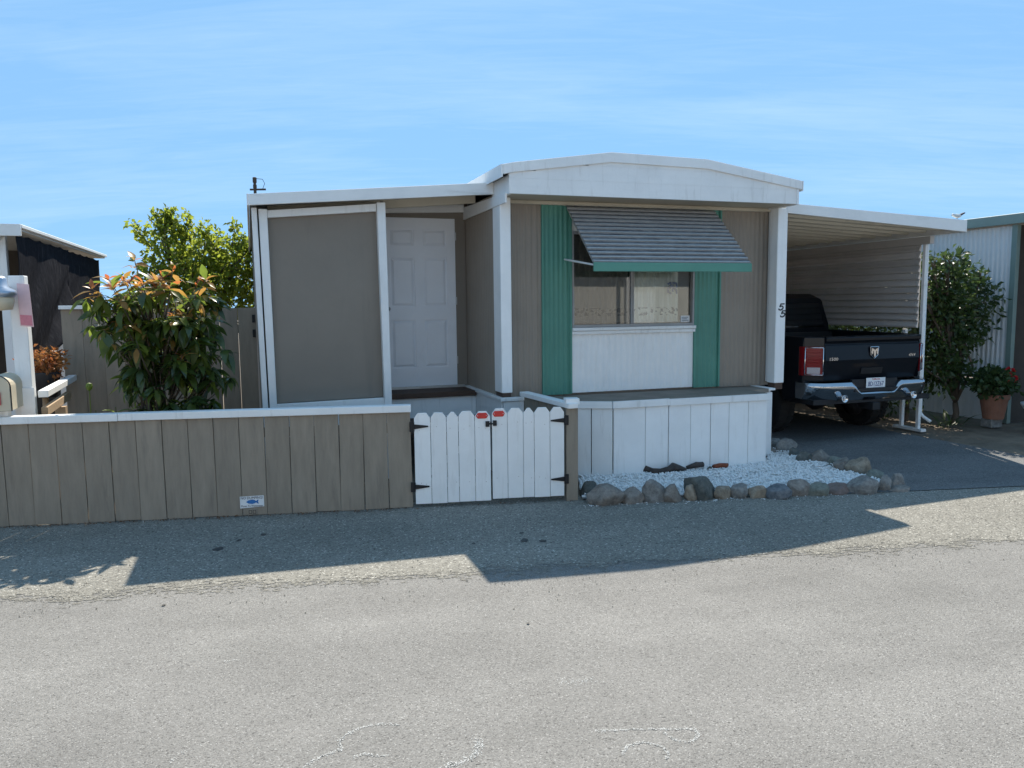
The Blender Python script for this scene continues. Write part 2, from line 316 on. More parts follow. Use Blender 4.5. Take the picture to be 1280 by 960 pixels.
def soften_edge(m, y0, width):
    nt = m.node_tree; L = nt.links.new; b = nt.nodes['Principled BSDF']
    sx = nd(nt, 'ShaderNodeSeparateXYZ'); L(pos(nt, (1, 1, 1), AF), sx.inputs[0])
    mr = nd(nt, 'ShaderNodeMapRange'); mr.inputs[1].default_value = y0; mr.inputs[2].default_value = y0+width; L(sx.outputs[1], mr.inputs[0])
    n = nd(nt, 'ShaderNodeTexNoise'); n.inputs['Scale'].default_value = 26; n.inputs['Detail'].default_value = 8; n.inputs['Roughness'].default_value = .8; L(pos(nt, (.6, 1, 1), AF), n.inputs['Vector'])
    n2 = nd(nt, 'ShaderNodeTexNoise'); n2.inputs['Scale'].default_value = 2.2; n2.inputs['Detail'].default_value = 3; L(pos(nt, (1, 1, 1), AF), n2.inputs['Vector'])
    av = nd(nt, 'ShaderNodeMath', operation='MULTIPLY_ADD'); av.inputs[1].default_value = .7; L(n.outputs[0], av.inputs[0])
    h = nd(nt, 'ShaderNodeMath', operation='MULTIPLY'); h.inputs[1].default_value = .3; L(n2.outputs[0], h.inputs[0]); L(h.outputs[0], av.inputs[2])
    r = nd(nt, 'ShaderNodeMapRange'); r.inputs[1].default_value = .3; r.inputs[2].default_value = .7; L(av.outputs[0], r.inputs[0])
    lt = nd(nt, 'ShaderNodeMath', operation='LESS_THAN'); L(r.outputs[0], lt.inputs[0]); L(mr.outputs[0], lt.inputs[1])
    t = nd(nt, 'ShaderNodeBsdfTransparent'); ms = nd(nt, 'ShaderNodeMixShader'); L(lt.outputs[0], ms.inputs[0]); L(t.outputs[0], ms.inputs[1]); L(b.outputs[0], ms.inputs[2])
    L(ms.outputs[0], nt.nodes['Material Output'].inputs[0]); return m
M['verge'] = asphalt('chip_seal', (.07, .066, .058), (.25, .236, .205), (.50, .475, .42), .14, 100, .9)
M['drive'] = asphalt('driveway_asphalt', (.075, .075, .075), (.16, .16, .158), (.26, .26, .25), .22, 110, .4)
M['chalk'] = mat('white_marking_paint', (.50, .50, .485), .9, .2, 60)
M['stain'] = mat('oil_stain', (.05, .048, .046), .7, .3, 60)
M['roofwhite'] = mat('white_roof_coat', (.72, .72, .70), .6, .06, 2, dirt=(.4, .38, .35), dirt_amt=.4)
M['nb_green'] = mat('grey_green_trim', (.18, .25, .235), .5, .08, 3)
M['nb_white'] = mat('white_corrugated_metal', (.66, .68, .70), .4, .05, 2, dirt=(.42, .42, .42), dirt_amt=.35, dirt_scale=(6, 6, .7))
M['nb_dark'] = mat('porch_shade_brown', (.06, .05, .042), .8, .2, 3)  # shade inside the neighbours' covers is put into this dark wall colour
M['pole'] = mat('utility_pole', (.085, .065, .05), .9, .25, 6)
M['bird_light'] = mat('pale_feathers', (.62, .62, .60), .8, .1, 60)
M['bird_dark'] = mat('dark_feathers', (.05, .05, .06), .8, .1, 60)
M['lf_dark'] = leafmat('leaf_dark_green', (.028, .05, .015), (.06, .09, .02), .32, .28, spec=.6)
M['lf_mid'] = leafmat('leaf_green', (.07, .105, .018), (.12, .15, .024), .52, .38)
M['lf_red'] = leafmat('leaf_new_red', (.30, .085, .03), (.36, .15, .04), .45, .38)
M['lf_gold'] = leafmat('leaf_new_and_backlit_bronze', (.22, .13, .03), (.30, .17, .05), .45, .4)  # new growth, and the golden backlight painted on some upper leaves
M['tree'] = leafmat('leaf_lime', (.11, .14, .016), (.18, .20, .028), .68, .5)
M['cam'] = leafmat('leaf_glossy', (.025, .05, .016), (.06, .09, .024), .32, .40, spec=.45)
M['ger'] = leafmat('leaf_geranium', (.03, .06, .02), (.05, .08, .025), .2, .5)
M['flower'] = mat('red_flower', (.55, .02, .025), .6, .2, 30)
M['succ'] = leafmat('leaf_rusty', (.25, .08, .03), (.35, .17, .05), .3, .5)
M['weed'] = leafmat('leaf_weed', (.10, .15, .03), (.16, .2, .05), .4, .5)
M['pale_wall'] = mat('pale_stucco', (.68, .665, .63), .8, .06, 2)
M['interior'] = mat('interior_wall', (.06, .055, .05), .9, .1, 3)

def curtain_mat():
    m, nt, b = newmat('printed_curtain'); L = nt.links.new
    v = nd(nt, 'ShaderNodeTexVoronoi'); v.inputs['Scale'].default_value = 7.5; v.inputs['Randomness'].default_value = .35; L(pos(nt, (1, .01, 1)), v.inputs['Vector'])
    lt = nd(nt, 'ShaderNodeMath', operation='LESS_THAN'); lt.inputs[1].default_value = .13; L(v.outputs['Distance'], lt.inputs[0])
    g = nd(nt, 'ShaderNodeNewGeometry'); sx = nd(nt, 'ShaderNodeSeparateXYZ'); L(g.outputs['Position'], sx.inputs[0])
    n = nd(nt, 'ShaderNodeTexNoise'); n.inputs['Scale'].default_value = 26; n.inputs['Detail'].default_value = 3; L(pos(nt, (1, .01, 1)), n.inputs['Vector'])
    gt = nd(nt, 'ShaderNodeMath', operation='GREATER_THAN'); gt.inputs[1].default_value = .53; L(n.outputs[0], gt.inputs[0])
    band = nd(nt, 'ShaderNodeMath', operation='COMPARE'); band.inputs[1].default_value = 1.70; band.inputs[2].default_value = .045; L(sx.outputs[2], band.inputs[0])
    mb = nd(nt, 'ShaderNodeMath', operation='MULTIPLY'); L(gt.outputs[0], mb.inputs[0]); L(band.outputs[0], mb.inputs[1])
    mxx = nd(nt, 'ShaderNodeMath', operation='MAXIMUM'); L(mb.outputs[0], mxx.inputs[0])
    hv = nd(nt, 'ShaderNodeMath', operation='MULTIPLY'); hv.inputs[1].default_value = .4; L(lt.outputs[0], hv.inputs[0]); L(hv.outputs[0], mxx.inputs[1])
    mx = nd(nt, 'ShaderNodeMix', data_type='RGBA'); mx.inputs['A'].default_value = (.88, .86, .82, 1); mx.inputs['B'].default_value = (.10, .12, .16, 1); L(mxx.outputs[0], mx.inputs['Factor'])
    L(mx.outputs['Result'], b.inputs['Base Color']); b.inputs['Roughness'].default_value = .9
    return m
M['curtain'] = curtain_mat()
def rockmat(name, col, col2):
    m, nt, b = newmat(name); L = nt.links.new
    n = nd(nt, 'ShaderNodeTexNoise'); n.inputs['Scale'].default_value = 16; n.inputs['Detail'].default_value = 9; n.inputs['Roughness'].default_value = .75; L(pos(nt), n.inputs['Vector'])
    r = nd(nt, 'ShaderNodeMapRange'); r.inputs[1].default_value = .35; r.inputs[2].default_value = .65; L(n.outputs[0], r.inputs[0])
    mx = nd(nt, 'ShaderNodeMix', data_type='RGBA'); mx.inputs['A'].default_value = rgb(col); mx.inputs['B'].default_value = rgb(col2); L(r.outputs[0], mx.inputs['Factor'])
    L(mx.outputs['Result'], b.inputs['Base Color']); b.inputs['Roughness'].default_value = .85
    bp = nd(nt, 'ShaderNodeBump'); bp.inputs['Strength'].default_value = .6; bp.inputs['Distance'].default_value = .012; L(n.outputs[0], bp.inputs['Height']); L(bp.outputs[0], b.inputs['Normal'])
    return m
ROCK = {'grey': rockmat('rock_grey', (.11, .105, .098), (.29, .28, .26)), 'tan': rockmat('rock_tan', (.16, .125, .09), (.34, .29, .225)),
        'dark': rockmat('rock_dark', (.055, .06, .055), (.14, .145, .13)), 'blue': rockmat('rock_blue_grey', (.055, .07, .085), (.2, .21, .22)),
        'brown': rockmat('rock_brown', (.115, .10, .085), (.28, .25, .22)), 'red': rockmat('rock_red_brown', (.12, .085, .07), (.22, .165, .145)),
        'green': rockmat('rock_green_grey', (.10, .11, .09), (.22, .225, .19))}

# ------------------------------------------------------------------ ground, road, verge, driveway
def structure(o): o['kind'] = 'structure'; return o
def ring(x0, x1, y0, y1, z, name, m, ang=AF, n=1):
    mb = MB(); mb.add([(x0, y0, z), (x1, y0, z), (x1, y1, z), (x0, y1, z)], [(0, 1, 2, 3)])
    o = mb.build(name, m, recalc=False); o.rotation_euler = (0, 0, ang); return structure(o)
gm = MB(); gm.add([(-900, -900, -.012), (900, -900, -.012), (900, 900, -.012), (-900, 900, -.012)], [(0, 1, 2, 3)])
structure(gm.build('ground', M['soil'], recalc=False))
road = ring(-120, 120, -1.9, 5.3, 0.0, 'road', M['road'])
def wavy_sheet(name, m, x0, x1, yfn0, yfn1, z, n):
    mb = MB(); vs = []; fs = []
    for i in range(n+1):
        x = x0+(x1-x0)*i/n; vs += [(x, yfn0(x), z), (x, yfn1(x), z)]
    for i in range(n): fs.append((2*i, 2*i+2, 2*i+3, 2*i+1))
    mb.add(vs, fs); o = mb.build(name, m, recalc=False); o.rotation_euler = (0, 0, AF); return structure(o)
def jag(x, s=0): return .05*mnoise.noise((x*2.1+s, 3.3, 0)) + .035*mnoise.noise((x*7+s, 1.3, 0)) + .02*mnoise.noise((x*23+s, 7.3, 0))
verge = wavy_sheet('road_verge', M['verge'], -40, 40, lambda x: 4.70, lambda x: 6.95, .003, 400)
soften_edge(M['verge'], 4.70, .62)
drive = MB()
dp = [fw(3.95, 6.52, AF), fw(9.2, 6.42, AF), HW(8.32, 6.2)[:2], HW(8.25, 8)[:2], HW(8.3, 17)[:2], HW(5.95, 17)[:2], HW(5.95, 7.0)[:2]]
drive.add([(p[0], p[1], .010) for p in dp], [tuple(range(len(dp)))])
structure(drive.build('driveway', M['drive'], recalc=False))
# small loose stones and grit where the verge meets the road, too small to count
def grit():
    V = []; Fc = []
    for i in range(2200):
        x = random.uniform(-6, 7.5); t = random.random()
        y = 4.9 + random.gauss(0, .22) if t < .5 else random.uniform(4.95, 6.6)
        r = random.uniform(.002, .0055); c = Vector((x, y, .004+r*.4)); n = len(V)
        a = random.random()*6.28
        for k in range(4): V.append(c+Vector((math.cos(a+k*1.57)*r*random.uniform(.7, 1.3), math.sin(a+k*1.57)*r*random.uniform(.7, 1.3), -r*.4)))
        V.append(c+Vector((0, 0, r*.8))); Fc += [(n+k, n+(k+1) % 4, n+4) for k in range(4)]
    m = MB(); m.v = [tuple(v) for v in V]; m.f = Fc
    o = m.build('loose_grit', ROCK['tan'], recalc=False); o.rotation_euler = (0, 0, AF)
    tag(o, 'loose tan grit along the edge of the road', 'grit', kind='stuff')
grit()
def litter():
    V = []; Fq = []
    for i in range(900):
        x = random.uniform(-6.5, .0) if i < 620 else random.uniform(-6.5, 1.5); y = 6.757-abs(random.gauss(0, .035))-.004
        r = random.uniform(.004, .016); a = random.random()*6.28; c = Vector((x, y, .006+random.random()*.008)); n = len(V)
        d = Vector((math.cos(a), math.sin(a), random.gauss(0, .25)))*r; p = Vector((-math.sin(a), math.cos(a), random.gauss(0, .3)))*r*.45
        V += [tuple(c-d), tuple(c+p), tuple(c+d), tuple(c-p)]; Fq += [(n, n+1, n+2, n+3)]
    m = MB(); m.v = V; m.f = Fq; o = m.build('leaf_litter', M['litter'], recalc=False); o.rotation_euler = (0, 0, AF)
    tag(o, 'thin line of brown leaf litter at the foot of the front fence', 'leaf litter', kind='stuff')
litter()
def spill():
    V = []; Fq = []
    for i in range(260):
        x = random.uniform(1.55, 4.3); y = 6.60-abs(random.gauss(0, .07)); r = random.uniform(.003, .008); a = random.random()*6.28; n = len(V); c = Vector((x, y, .004+r*.3))
        V += [tuple(c+Vector((math.cos(a+k*1.257)*r*random.uniform(.7, 1.3), math.sin(a+k*1.257)*r*random.uniform(.7, 1.3), -r*.3))) for k in range(5)]+[tuple(c+Vector((0, 0, r*.6)))]
        Fq += [(n+k, n+(k+1) % 5, n+5) for k in range(5)]
    m = MB(); m.v = V; m.f = Fq; o = m.build('spilled_gravel', M['gravel'], recalc=False); o.rotation_euler = (0, 0, AF)
    tag(o, 'few white gravel chips spilled in front of the rock border', 'gravel', kind='stuff')
spill()
def px_ground(x, y):                    # where a mark on the road lies (plan, metres)
    th = math.atan(100/961.0); roll = .011
    F = Vector((0, math.cos(th), -math.sin(th))); R0 = Vector((1, 0, 0)); U0 = R0.cross(F)
    R = math.cos(roll)*R0 - math.sin(roll)*U0; U = math.cos(roll)*U0 + math.sin(roll)*R0
    d = F*961 + R*(x-640) - U*(y-480); t = -CAM_H/d.z; return Vector((d.x*t, d.y*t, 0))
def chalk(pts, w=.012, dens=1.0):
    mb = MB(); P = [px_ground(*p) for p in pts]
    for a, b in zip(P[:-1], P[1:]):
        L = (b-a).length; n = max(1, int(L/.0022*dens))
        for i in range(n):
            if random.random() < .12: continue
            c = a.lerp(b, random.random()) + Vector((random.gauss(0, w*.33), random.gauss(0, w*.33), 0))
            r = random.uniform(.0015, .0036); an = random.random()*6.28
            q = [(c.x+r*math.cos(an+k*1.57)*random.uniform(.6, 1.4), c.y+r*math.sin(an+k*1.57)*random.uniform(.6, 1.4), .0022) for k in range(4)]
            mb.add(q, [(0, 1, 2, 3)])
    o = mb.build('painted_mark', M['chalk'], recalc=False); o.parent = road; o.matrix_parent_inverse = Matrix.Rotation(-AF, 4, 'Z')
    return o
chalk([(380, 958), (405, 944), (427, 937), (424, 928), (432, 919), (450, 910), (475, 905), (500, 906)], .014, 1.3)
chalk([(442, 946), (456, 942), (470, 946), (484, 944)], .013, 1.2)
chalk([(556, 959), (580, 952), (594, 944), (599, 934), (597, 924)], .03, 2.6)
chalk([(745, 914), (790, 912), (840, 912), (868, 911), (874, 919), (862, 928), (845, 926), (828, 915)], .011, 1.5)
chalk([(778, 944), (783, 934), (795, 929), (812, 929), (828, 934), (836, 942), (832, 950)], .012, 1.5)
chalk([(210, 958), (222, 944), (232, 940)], .012, .6)
chalk([(700, 850), (722, 852), (746, 850)], .05, 1.2)
chalk([(280, 828), (290, 826), (296, 826)], .02, 1.0)
for p, r in (((272, 687), .035), ((299, 676), .02), ((329, 669), .025), ((652, 667), .02), ((655, 676), .03), ((679, 677), .03), ((592, 680), .016), ((205, 757), .012), ((660, 780), .01)):
    g = px_ground(*p); mb = MB(); k = 12
    mb.add([(g.x+r*math.cos(a*6.283/k)*random.uniform(.6, 1.3), g.y+r*1.3*math.sin(a*6.283/k)*random.uniform(.6, 1.3), .0062) for a in range(k)], [tuple(range(k))])
    o = mb.build('oil_stain', M['stain'], recalc=False); o.parent = verge; o.matrix_parent_inverse = Matrix.Rotation(-AF, 4, 'Z')

# ------------------------------------------------------------------ the mobile home
home = thing('mobile_home', 'taupe and green mobile home with white gable and bowed roof', 'house', (2.42, 7.75, 0))
ROOF_TOP = [(2.355, 3.142), (2.47, 3.166), (3.51, 3.312), (4.63, 3.295), (5.84, 3.12)]
ROOF_BOT = [(2.355, 3.046), (2.47, 3.07), (3.51, 3.212), (4.63, 3.196), (5.84, 3.025)]
m = MB(); m.prism(ROOF_TOP + [(5.84, 3.06)] + [(x, z-.05) for x, z in ROOF_TOP[::-1]], 'y', 7.24, 21)
roof = m.build('roof', M['roofwhite'], home)
m = MB(); m.prism(ROOF_TOP + ROOF_BOT[::-1], 'y', 7.2, 7.238); trim = m.build('roof_trim', M['white'], roof, bevel=.004)
m = MB(); m.prism([(7.2, 3.02), (21, 3.02), (21, 3.142), (7.2, 3.142)], 'x', 2.34, 2.353); m.build('roof_trim', M['white'], roof)
m = MB(); m.prism([(7.2, 3.01), (21, 3.01), (21, 3.12), (7.2, 3.12)], 'x', 5.842, 5.855); m.build('roof_trim', M['white'], roof)
sc = MB(); sc.lathe([(0.0, -.004), (.012, -.003), (.012, .004), (.005, .009), (0, .010)], n=8)
sm = sc.build('screw', M['alu'], roof)
def on_poly(poly, x):
    for (a, b), (c, d) in zip(poly[:-1], poly[1:]):
        if a <= x <= c: return b+(d-b)*(x-a)/(c-a)
scx = [2.40, 2.68, 3.02, 3.36, 3.72, 4.0, 4.35, 4.62, 4.98, 5.3, 5.76]
sm.location = (scx[0]-2.42, 7.22-7.75, on_poly(ROOF_TOP, scx[0]))
for x in scx[1:]: inst(sm, 'screw', roof, (x-2.42, 7.22-7.75, on_poly(ROOF_TOP, x)))
# gable: lapped horizontal boards between bottom edge and trim
gz = [2.87, 2.945, 3.02, 3.095, 3.17, 3.23]
for k in range(5):
    z0, z1 = gz[k], gz[k+1]-.0006
    xs = [2.425, 2.47, 3.51, 4.63, 5.79]
    top = [(x, min(z1, on_poly(ROOF_BOT, x)+.01)) for x in np.linspace(2.425, 5.79, 25)]
    top = [(x, t) for x, t in top if t > z0+.003]
    if len(top) < 2: continue
    poly = [(top[0][0], z0), (top[-1][0], z0)] + top[::-1]
    m = MB(); m.prism(poly, 'y', 7.222+.0012*(k % 2), 7.262); m.build('gable_board', M['white'], home)
m = MB(); m.box(2.425, 2.47, 7.27, 7.8, 2.872, 3.05); m.build('gable_return', M['white'], home, bevel=.003)
m = MB(); m.box(5.78, 5.81, 7.212, 7.8, 2.862, 3.03); m.build('corner_trim', M['white'], home, bevel=.003)
m = MB(); m.box(2.475, 5.775, 7.265, 7.745, 2.88, 2.895); m.build('soffit', M['soffit'], home)
m = MB(); m.box(2.56, 5.85, 7.705, 7.748, 2.84, 2.878); m.build('soffit_moulding', M['soffit'], home, bevel=.004)
# front wall
ribs(2.43, 2.95, .80, 2.86, 7.75, .062).build('wall_panel', M['grey_wall'], home)
ribs(5.175, 5.86, .80, 2.86, 7.75, .062).build('wall_panel', M['grey_wall'], home)
ribs(2.965, 3.285, .81, 2.86, 7.738, .055).build('green_panel', M['green'], home)
ribs(4.83, 5.16, .81, 2.86, 7.738, .055).build('green_panel', M['green'], home)
for x in (2.95, 3.275, 4.818, 5.145):
    m = MB(); m.box(x, x+.022, 7.722, 7.76, .815, 2.86); m.build('green_batten', M['green_trim'], home, bevel=.002)
ribs(3.30, 4.815, .82, 1.53, 7.745, .072, .006).build('white_panel', M['white_clean'], home)
ribs(3.30, 4.815, 2.57, 2.86, 7.745, .072, .006).build('upper_panel', M['white_clean'], home)
# window
win = MB(); X0, X1, Z0, Z1 = 3.30, 4.815, 1.535, 2.57
for a in ((X0, X0+.022, Z0, Z1), (X1-.022, X1, Z0, Z1), (X0+.0225, X1-.0225, Z0, Z0+.03), (X0+.0225, X1-.0225, Z1-.03, Z1)): win.box(a[0], a[1], 7.722, 7.80, a[2], a[3])
wo = win.build('window', M['alu_dull'], home, bevel=.002)
m = MB(); m.box(X0-.005, X1+.012, 7.695, 7.745, 1.50, 1.534); m.box(X0-.005, X1+.012, 7.712, 7.744, 1.46, 1.497); m.build('sill', M['white'], wo, bevel=.003)
m = MB(); m.box(4.012, 4.034, 7.735, 7.79, Z0+.031, Z1-.031); m.build('mullion', M['alu_dull'], wo, bevel=.002)
m = MB(); m.box(4.042, 4.058, 7.748, 7.79, Z0+.031, Z1-.031); m.build('sash_stile', M['alu_dull'], wo, bevel=.002)
m = MB(); m.box(3.325, 4.003, 7.752, 7.756, Z0+.031, Z1-.031); m.build('pane', M['screen'], wo)
m = MB(); m.box(4.062, 4.792, 7.768, 7.772, Z0+.031, Z1-.031); m.build('pane', M['glass'], wo)
def curtain(x0, x1, y, z0, z1, name='curtain'):
    mb = MB(); n = 80; vs = []; fs = []
    for i in range(n+1):
        x = x0+(x1-x0)*i/n; yy = y+.018*math.sin(i*.9)+.01*math.sin(i*.37)
        for z in (z0, z1): vs += [(x, yy, z)]
    for i in range(n): fs.append((2*i, 2*i+2, 2*i+3, 2*i+1))
    mb.add(vs, fs); return mb.build(name, M['curtain'], wo, smooth=True, recalc=False)
curtain(3.37, 4.02, 7.83, 1.58, 2.56); curtain(4.05, 4.66, 7.83, 1.575, 2.56)
def strokes(paths, rad, y, name, material, parent, ox, oz, s, flat=.002):
    """flat brush strokes lying on a wall that faces -y"""
    mb = MB()
    for P in paths:
        P = [Vector((ox+u*s, 0, oz+v*s)) for u, v in P]
        for a, b in zip(P[:-1], P[1:]):
            d = (b-a).normalized(); n = Vector((-d.z, 0, d.x))*rad
            a2, b2 = a-d*rad*.5, b+d*rad*.5
            q = [a2-n, b2-n, b2+n, a2+n]
            mb.hexa([(p.x, y, p.z) for p in q] + [(p.x, y-flat, p.z) for p in q])
            y -= .0002
    return mb.build(name, material, parent)
FIVE = [[(.95, 1.0), (.30, .98)], [(.30, .98), (.18, .56)], [(.18, .56), (.45, .66), (.72, .60), (.84, .40), (.74, .16), (.45, .02), (.15, .06), (.02, .2)]]
strokes([[(0, .9), (.3, 1), (.35, .6), (0, .5), (.05, .1), (.35, 0)], [(.5, 1), (.9, .95), (.95, .6), (.55, .5), (.9, .35), (.95, 0)], [(.5, .8), (.5, .2)]], .011, 7.777, 'blue_sticker', M['sticker_blue'], wo, 4.50, 1.90, .12)
m = MB(); m.box(4.665, 4.78, 7.764, 7.767, 1.575, 1.645); st = m.build('white_sticker', M['sign_white'], wo)
for k in range(3): pass
m = MB()
for k, (a, b) in enumerate(((.01, .10), (.01, .08), (.01, .095))): m.box(4.665+a, 4.665+b, 7.7625, 7.7635, 1.588+k*.018, 1.594+k*.018)
m.build('sticker_print', M['sign_ink'], wo)
# side wall towards the porch, rear body (closed so the rooms inside stay dark)
def ribs_x(y0, y1, z0, z1, x, name, mt, parent, pitch=.062):
    r = ribs(y0, y1, z0, z1, 0, pitch); r.map(lambda a, b, c: (x+b, a, c)); return r.build(name, mt, parent)
ribs_x(7.76, 8.9, .83, 2.9, 2.43, 'wall_panel', M['grey_wall'], home)
m = MB(); m.box(2.44, 2.46, 8.9, 21, .8, 3.0); m.box(5.83, 5.86, 7.79, 21, .8, 3.0); m.box(2.47, 5.82, 20.9, 20.95, .8, 3.0); m.box(2.47, 5.82, 7.8, 20.9, .78, .82); m.box(2.47, 5.82, 7.8, 20.9, 2.9, 2.95)
m.build('body_shell', M['grey_wall'], home)
m = MB(); m.box(2.8, 5.6, 9.4, 9.44, .83, 2.89); m.build('room_partition', M['interior'], home)
m = MB(); m.hexa([(2.405, 7.3, 2.79), (2.428, 7.3, 2.79), (2.428, 8.9, 2.79), (2.405, 8.9, 2.79), (2.405, 7.3, 2.885), (2.428, 7.3, 2.885), (2.428, 8.9, 2.93), (2.405, 8.9, 2.93)]); m.build('wall_trim', M['white'], home, bevel=.003)
# columns
def column(x0, x1, y0, y1, z0, z1):
    m = MB(); m.box(x0, x1, y0, y1, z0, z1); c = m.build('column', M['white_clean'], home, bevel=.006)
    m = MB(); m.box(x0+.012, x1-.012, y0+.012, y1-.012, z0-.075, z0-.001); m.build('column_foot', M['wood'], c); return c
column(2.415, 2.53, 7.5, 7.748, .885, 2.871)
c2 = column(5.762, 5.896, 7.5, 7.64, .845, 2.861)
m = MB(); m.box(5.82, 5.875, 7.645, 7.75, .845, 2.86); m.build('corner_trim', M['white'], home, bevel=.003)
IT = [[(u+.18*v, v) for u, v in p] for p in FIVE]
for ox, oz in ((5.792, 1.695), (5.818, 1.615)): strokes(IT, .0075, 7.499, 'house_number', M['numeral'], c2, ox, oz, .072)
# skirting under the home
m = MB()
m.box(2.42, 2.64, 7.46, 7.50, .0, .80); sk = m.build('skirting', M['white'], home, bevel=.004)
m = MB(); m.box(2.405, 2.44, 7.505, 8.86, .0, .80); m.build('skirting', M['white'], home, bevel=.004)
m = MB(); m.box(2.385, 2.66, 7.44, 7.51, .805, .84); m.build('skirting_cap', M['white'], home, bevel=.003)
m = MB(); m.box(2.385, 2.445, 7.512, 8.85, .805, .838); m.build('skirting_cap', M['white'], home, bevel=.003)
m = MB(); m.box(5.362, 5.68, 7.42, 7.46, .0, .752); m.build('skirting', M['white_clean'], home, bevel=.004)
m = MB(); m.box(5.66, 5.69, 7.465, 20, .0, .775); m.build('skirting', M['white'], home, bevel=.004)
m = MB(); m.box(5.615, 5.705, 7.40, 7.75, .775, .80); m.build('skirting_cap', M['white'], home, bevel=.003)

# ------------------------------------------------------------------ front deck / planter skirt
deck = thing('front_deck', 'low grey deck with white board skirt under the window', 'deck', (4.4, 7.03, 0))
m = MB(); m.prism([(2.66, 7.44), (3.45, 7.05), (5.33, 7.05), (5.33, 7.38), (5.61, 7.40), (5.61, 7.72), (2.66, 7.72)], 'z', .755, .797); m.build('deck_top', M['deck'], deck)
sx = np.array([3.462, 3.83, 4.10, 4.365, 4.61, 4.84, 5.085, 5.33])
for i in range(7):
    g = .003 if i % 2 else .006; dy = random.uniform(0, .008)
    m = MB(); m.box(sx[i]+g, sx[i+1]-.002, 7.042+dy, 7.062+dy, .015, .725); m.build('skirt_board', M['white_clean'], deck, bevel=.0025)
def seg_boards(p, q, n, z0, z1, th, name, mt, parent, gap=.004):
    p, q = Vector(p), Vector(q); d = (q-p)/n; u = d.normalized(); nn = Vector((-u.y, u.x))*th
    for i in range(n):
        a = p+d*i+u*gap; b = p+d*(i+1)-u*gap
        m = MB(); m.hexa([(a.x, a.y, z0), (b.x, b.y, z0), (b.x+nn.x, b.y+nn.y, z0), (a.x+nn.x, a.y+nn.y, z0), (a.x, a.y, z1), (b.x, b.y, z1), (b.x+nn.x, b.y+nn.y, z1), (a.x+nn.x, a.y+nn.y, z1)])
        m.build(name, mt, parent, bevel=.0025)
seg_boards((2.66, 7.42), (3.455, 7.045), 4, .015, .725, .02, 'skirt_board', M['white'], deck)
seg_boards((5.335, 7.06), (5.335, 7.39), 2, .015, .725, .02, 'skirt_board', M['white'], deck)
m = MB(); m.box(3.445, 4.1, 7.018, 7.052, .728, .80); m.build('skirt_rail', M['white'], deck, bevel=.003)
m = MB(); m.box(4.103, 5.35, 7.022, 7.054, .722, .793); m.build('skirt_rail', M['white'], deck, bevel=.003)
seg_boards((2.66, 7.405), (3.44, 7.028), 1, .728, .80, .03, 'skirt_rail', M['white'], deck)
seg_boards((5.352, 7.058), (5.352, 7.38), 1, .722, .793, .03, 'skirt_rail', M['white'], deck)

# ------------------------------------------------------------------ window awning
awn = thing('window_awning', 'weathered slatted metal awning with green edge over the window', 'awning', (4.1, 7.7, 2.8))
ax0, ax1 = 3.205, 5.02
yt, zt, yb, zb = 7.69, 2.83, 6.985, 2.195
ns = 14
for i in range(ns):
    t0, t1 = i/ns, (i+1)/ns
    y0, z0 = yt+(yb-yt)*t0, zt+(zb-zt)*t0; y1, z1 = yt+(yb-yt)*t1, zt+(zb-zt)*t1
    dx, dz = (y1-y0), (z1-z0); nl = math.hypot(dx, dz); nx, nz = -dz/nl, dx/nl
    if nz < 0: nx, nz = -nx, -nz
    nx, nz = -abs(nx), abs(nz)
    prof = []
    for k in range(7):
        s = k/6; h = .004+.020*s**1.3+.006*math.sin(s*math.pi)
        prof.append((y0+dx*s*1.06+nx*h, z0+dz*s*1.06+nz*h))
    prof += [(prof[-1][0]-nx*.022, prof[-1][1]-nz*.022)]
    poly = prof + [(y+nx*-.003, z-.003) for y, z in prof[::-1]]
    m = MB(); e = random.uniform(-.004, .004); m.prism(poly, 'x', ax0+e, ax1+e); so_ = m.build('slat', [M['awn'], M['awn_lip']], awn, recalc=True)
    for pl in so_.data.polygons:
        c = pl.center; tt = (c[1]+7.7-y0)/dx
        if tt > .90: pl.material_index = 1
m = MB(); m.box(ax0-.004, ax1+.008, yb-.03, yb-.012, zb-.085, zb+.004); m.build('valance', M['green_trim'], awn, bevel=.003)
for x in (ax0+.03, ax1-.05):
    m = MB(); m.tube([(x, yt, zt-.03), (x, yb, zb-.03)], .012, 6); m.build('frame_rail', M['alu'], awn)
    m = MB(); m.tube([(x, yb+.02, zb-.02), (x-.02, 7.73, 2.27)], .011, 6); m.build('support_arm', M['white_metal'], awn)

# ------------------------------------------------------------------ porch addition with the door
porch = thing('porch_addition', 'lean-to porch room with taupe panel and white six-panel door', 'porch', (1.2, 8.0, 0))
def zr(x): return 2.852 + (x-.04)/(2.40-.04)*.198       # top of the sloping roof
m = MB(); m.hexa([(.03, 7.755, zr(.03)-.05), (2.40, 7.755, zr(2.40)-.05), (2.40, 15, zr(2.40)-.05), (.03, 15, zr(.03)-.05), (.03, 7.755, zr(.03)-.004), (2.40, 7.755, zr(2.4)-.004), (2.40, 15, zr(2.4)-.004), (.03, 15, zr(.03)-.004)])
pr = m.build('roof', M['roofwhite'], porch)
m = MB(); m.hexa([(.028, 7.72, zr(.03)-.105), (2.423, 7.72, zr(2.4)-.122), (2.423, 7.752, zr(2.4)-.122), (.028, 7.752, zr(.03)-.105), (.028, 7.72, zr(.03)), (2.423, 7.72, zr(2.4)), (2.423, 7.752, zr(2.4)), (.028, 7.752, zr(.03))]); m.build('fascia', M['white_metal'], pr, bevel=.004)
m = MB(); m.box(.005, .026, 7.722, 15, 2.745, 2.853); m.build('fascia', M['white_metal'], pr, bevel=.003)
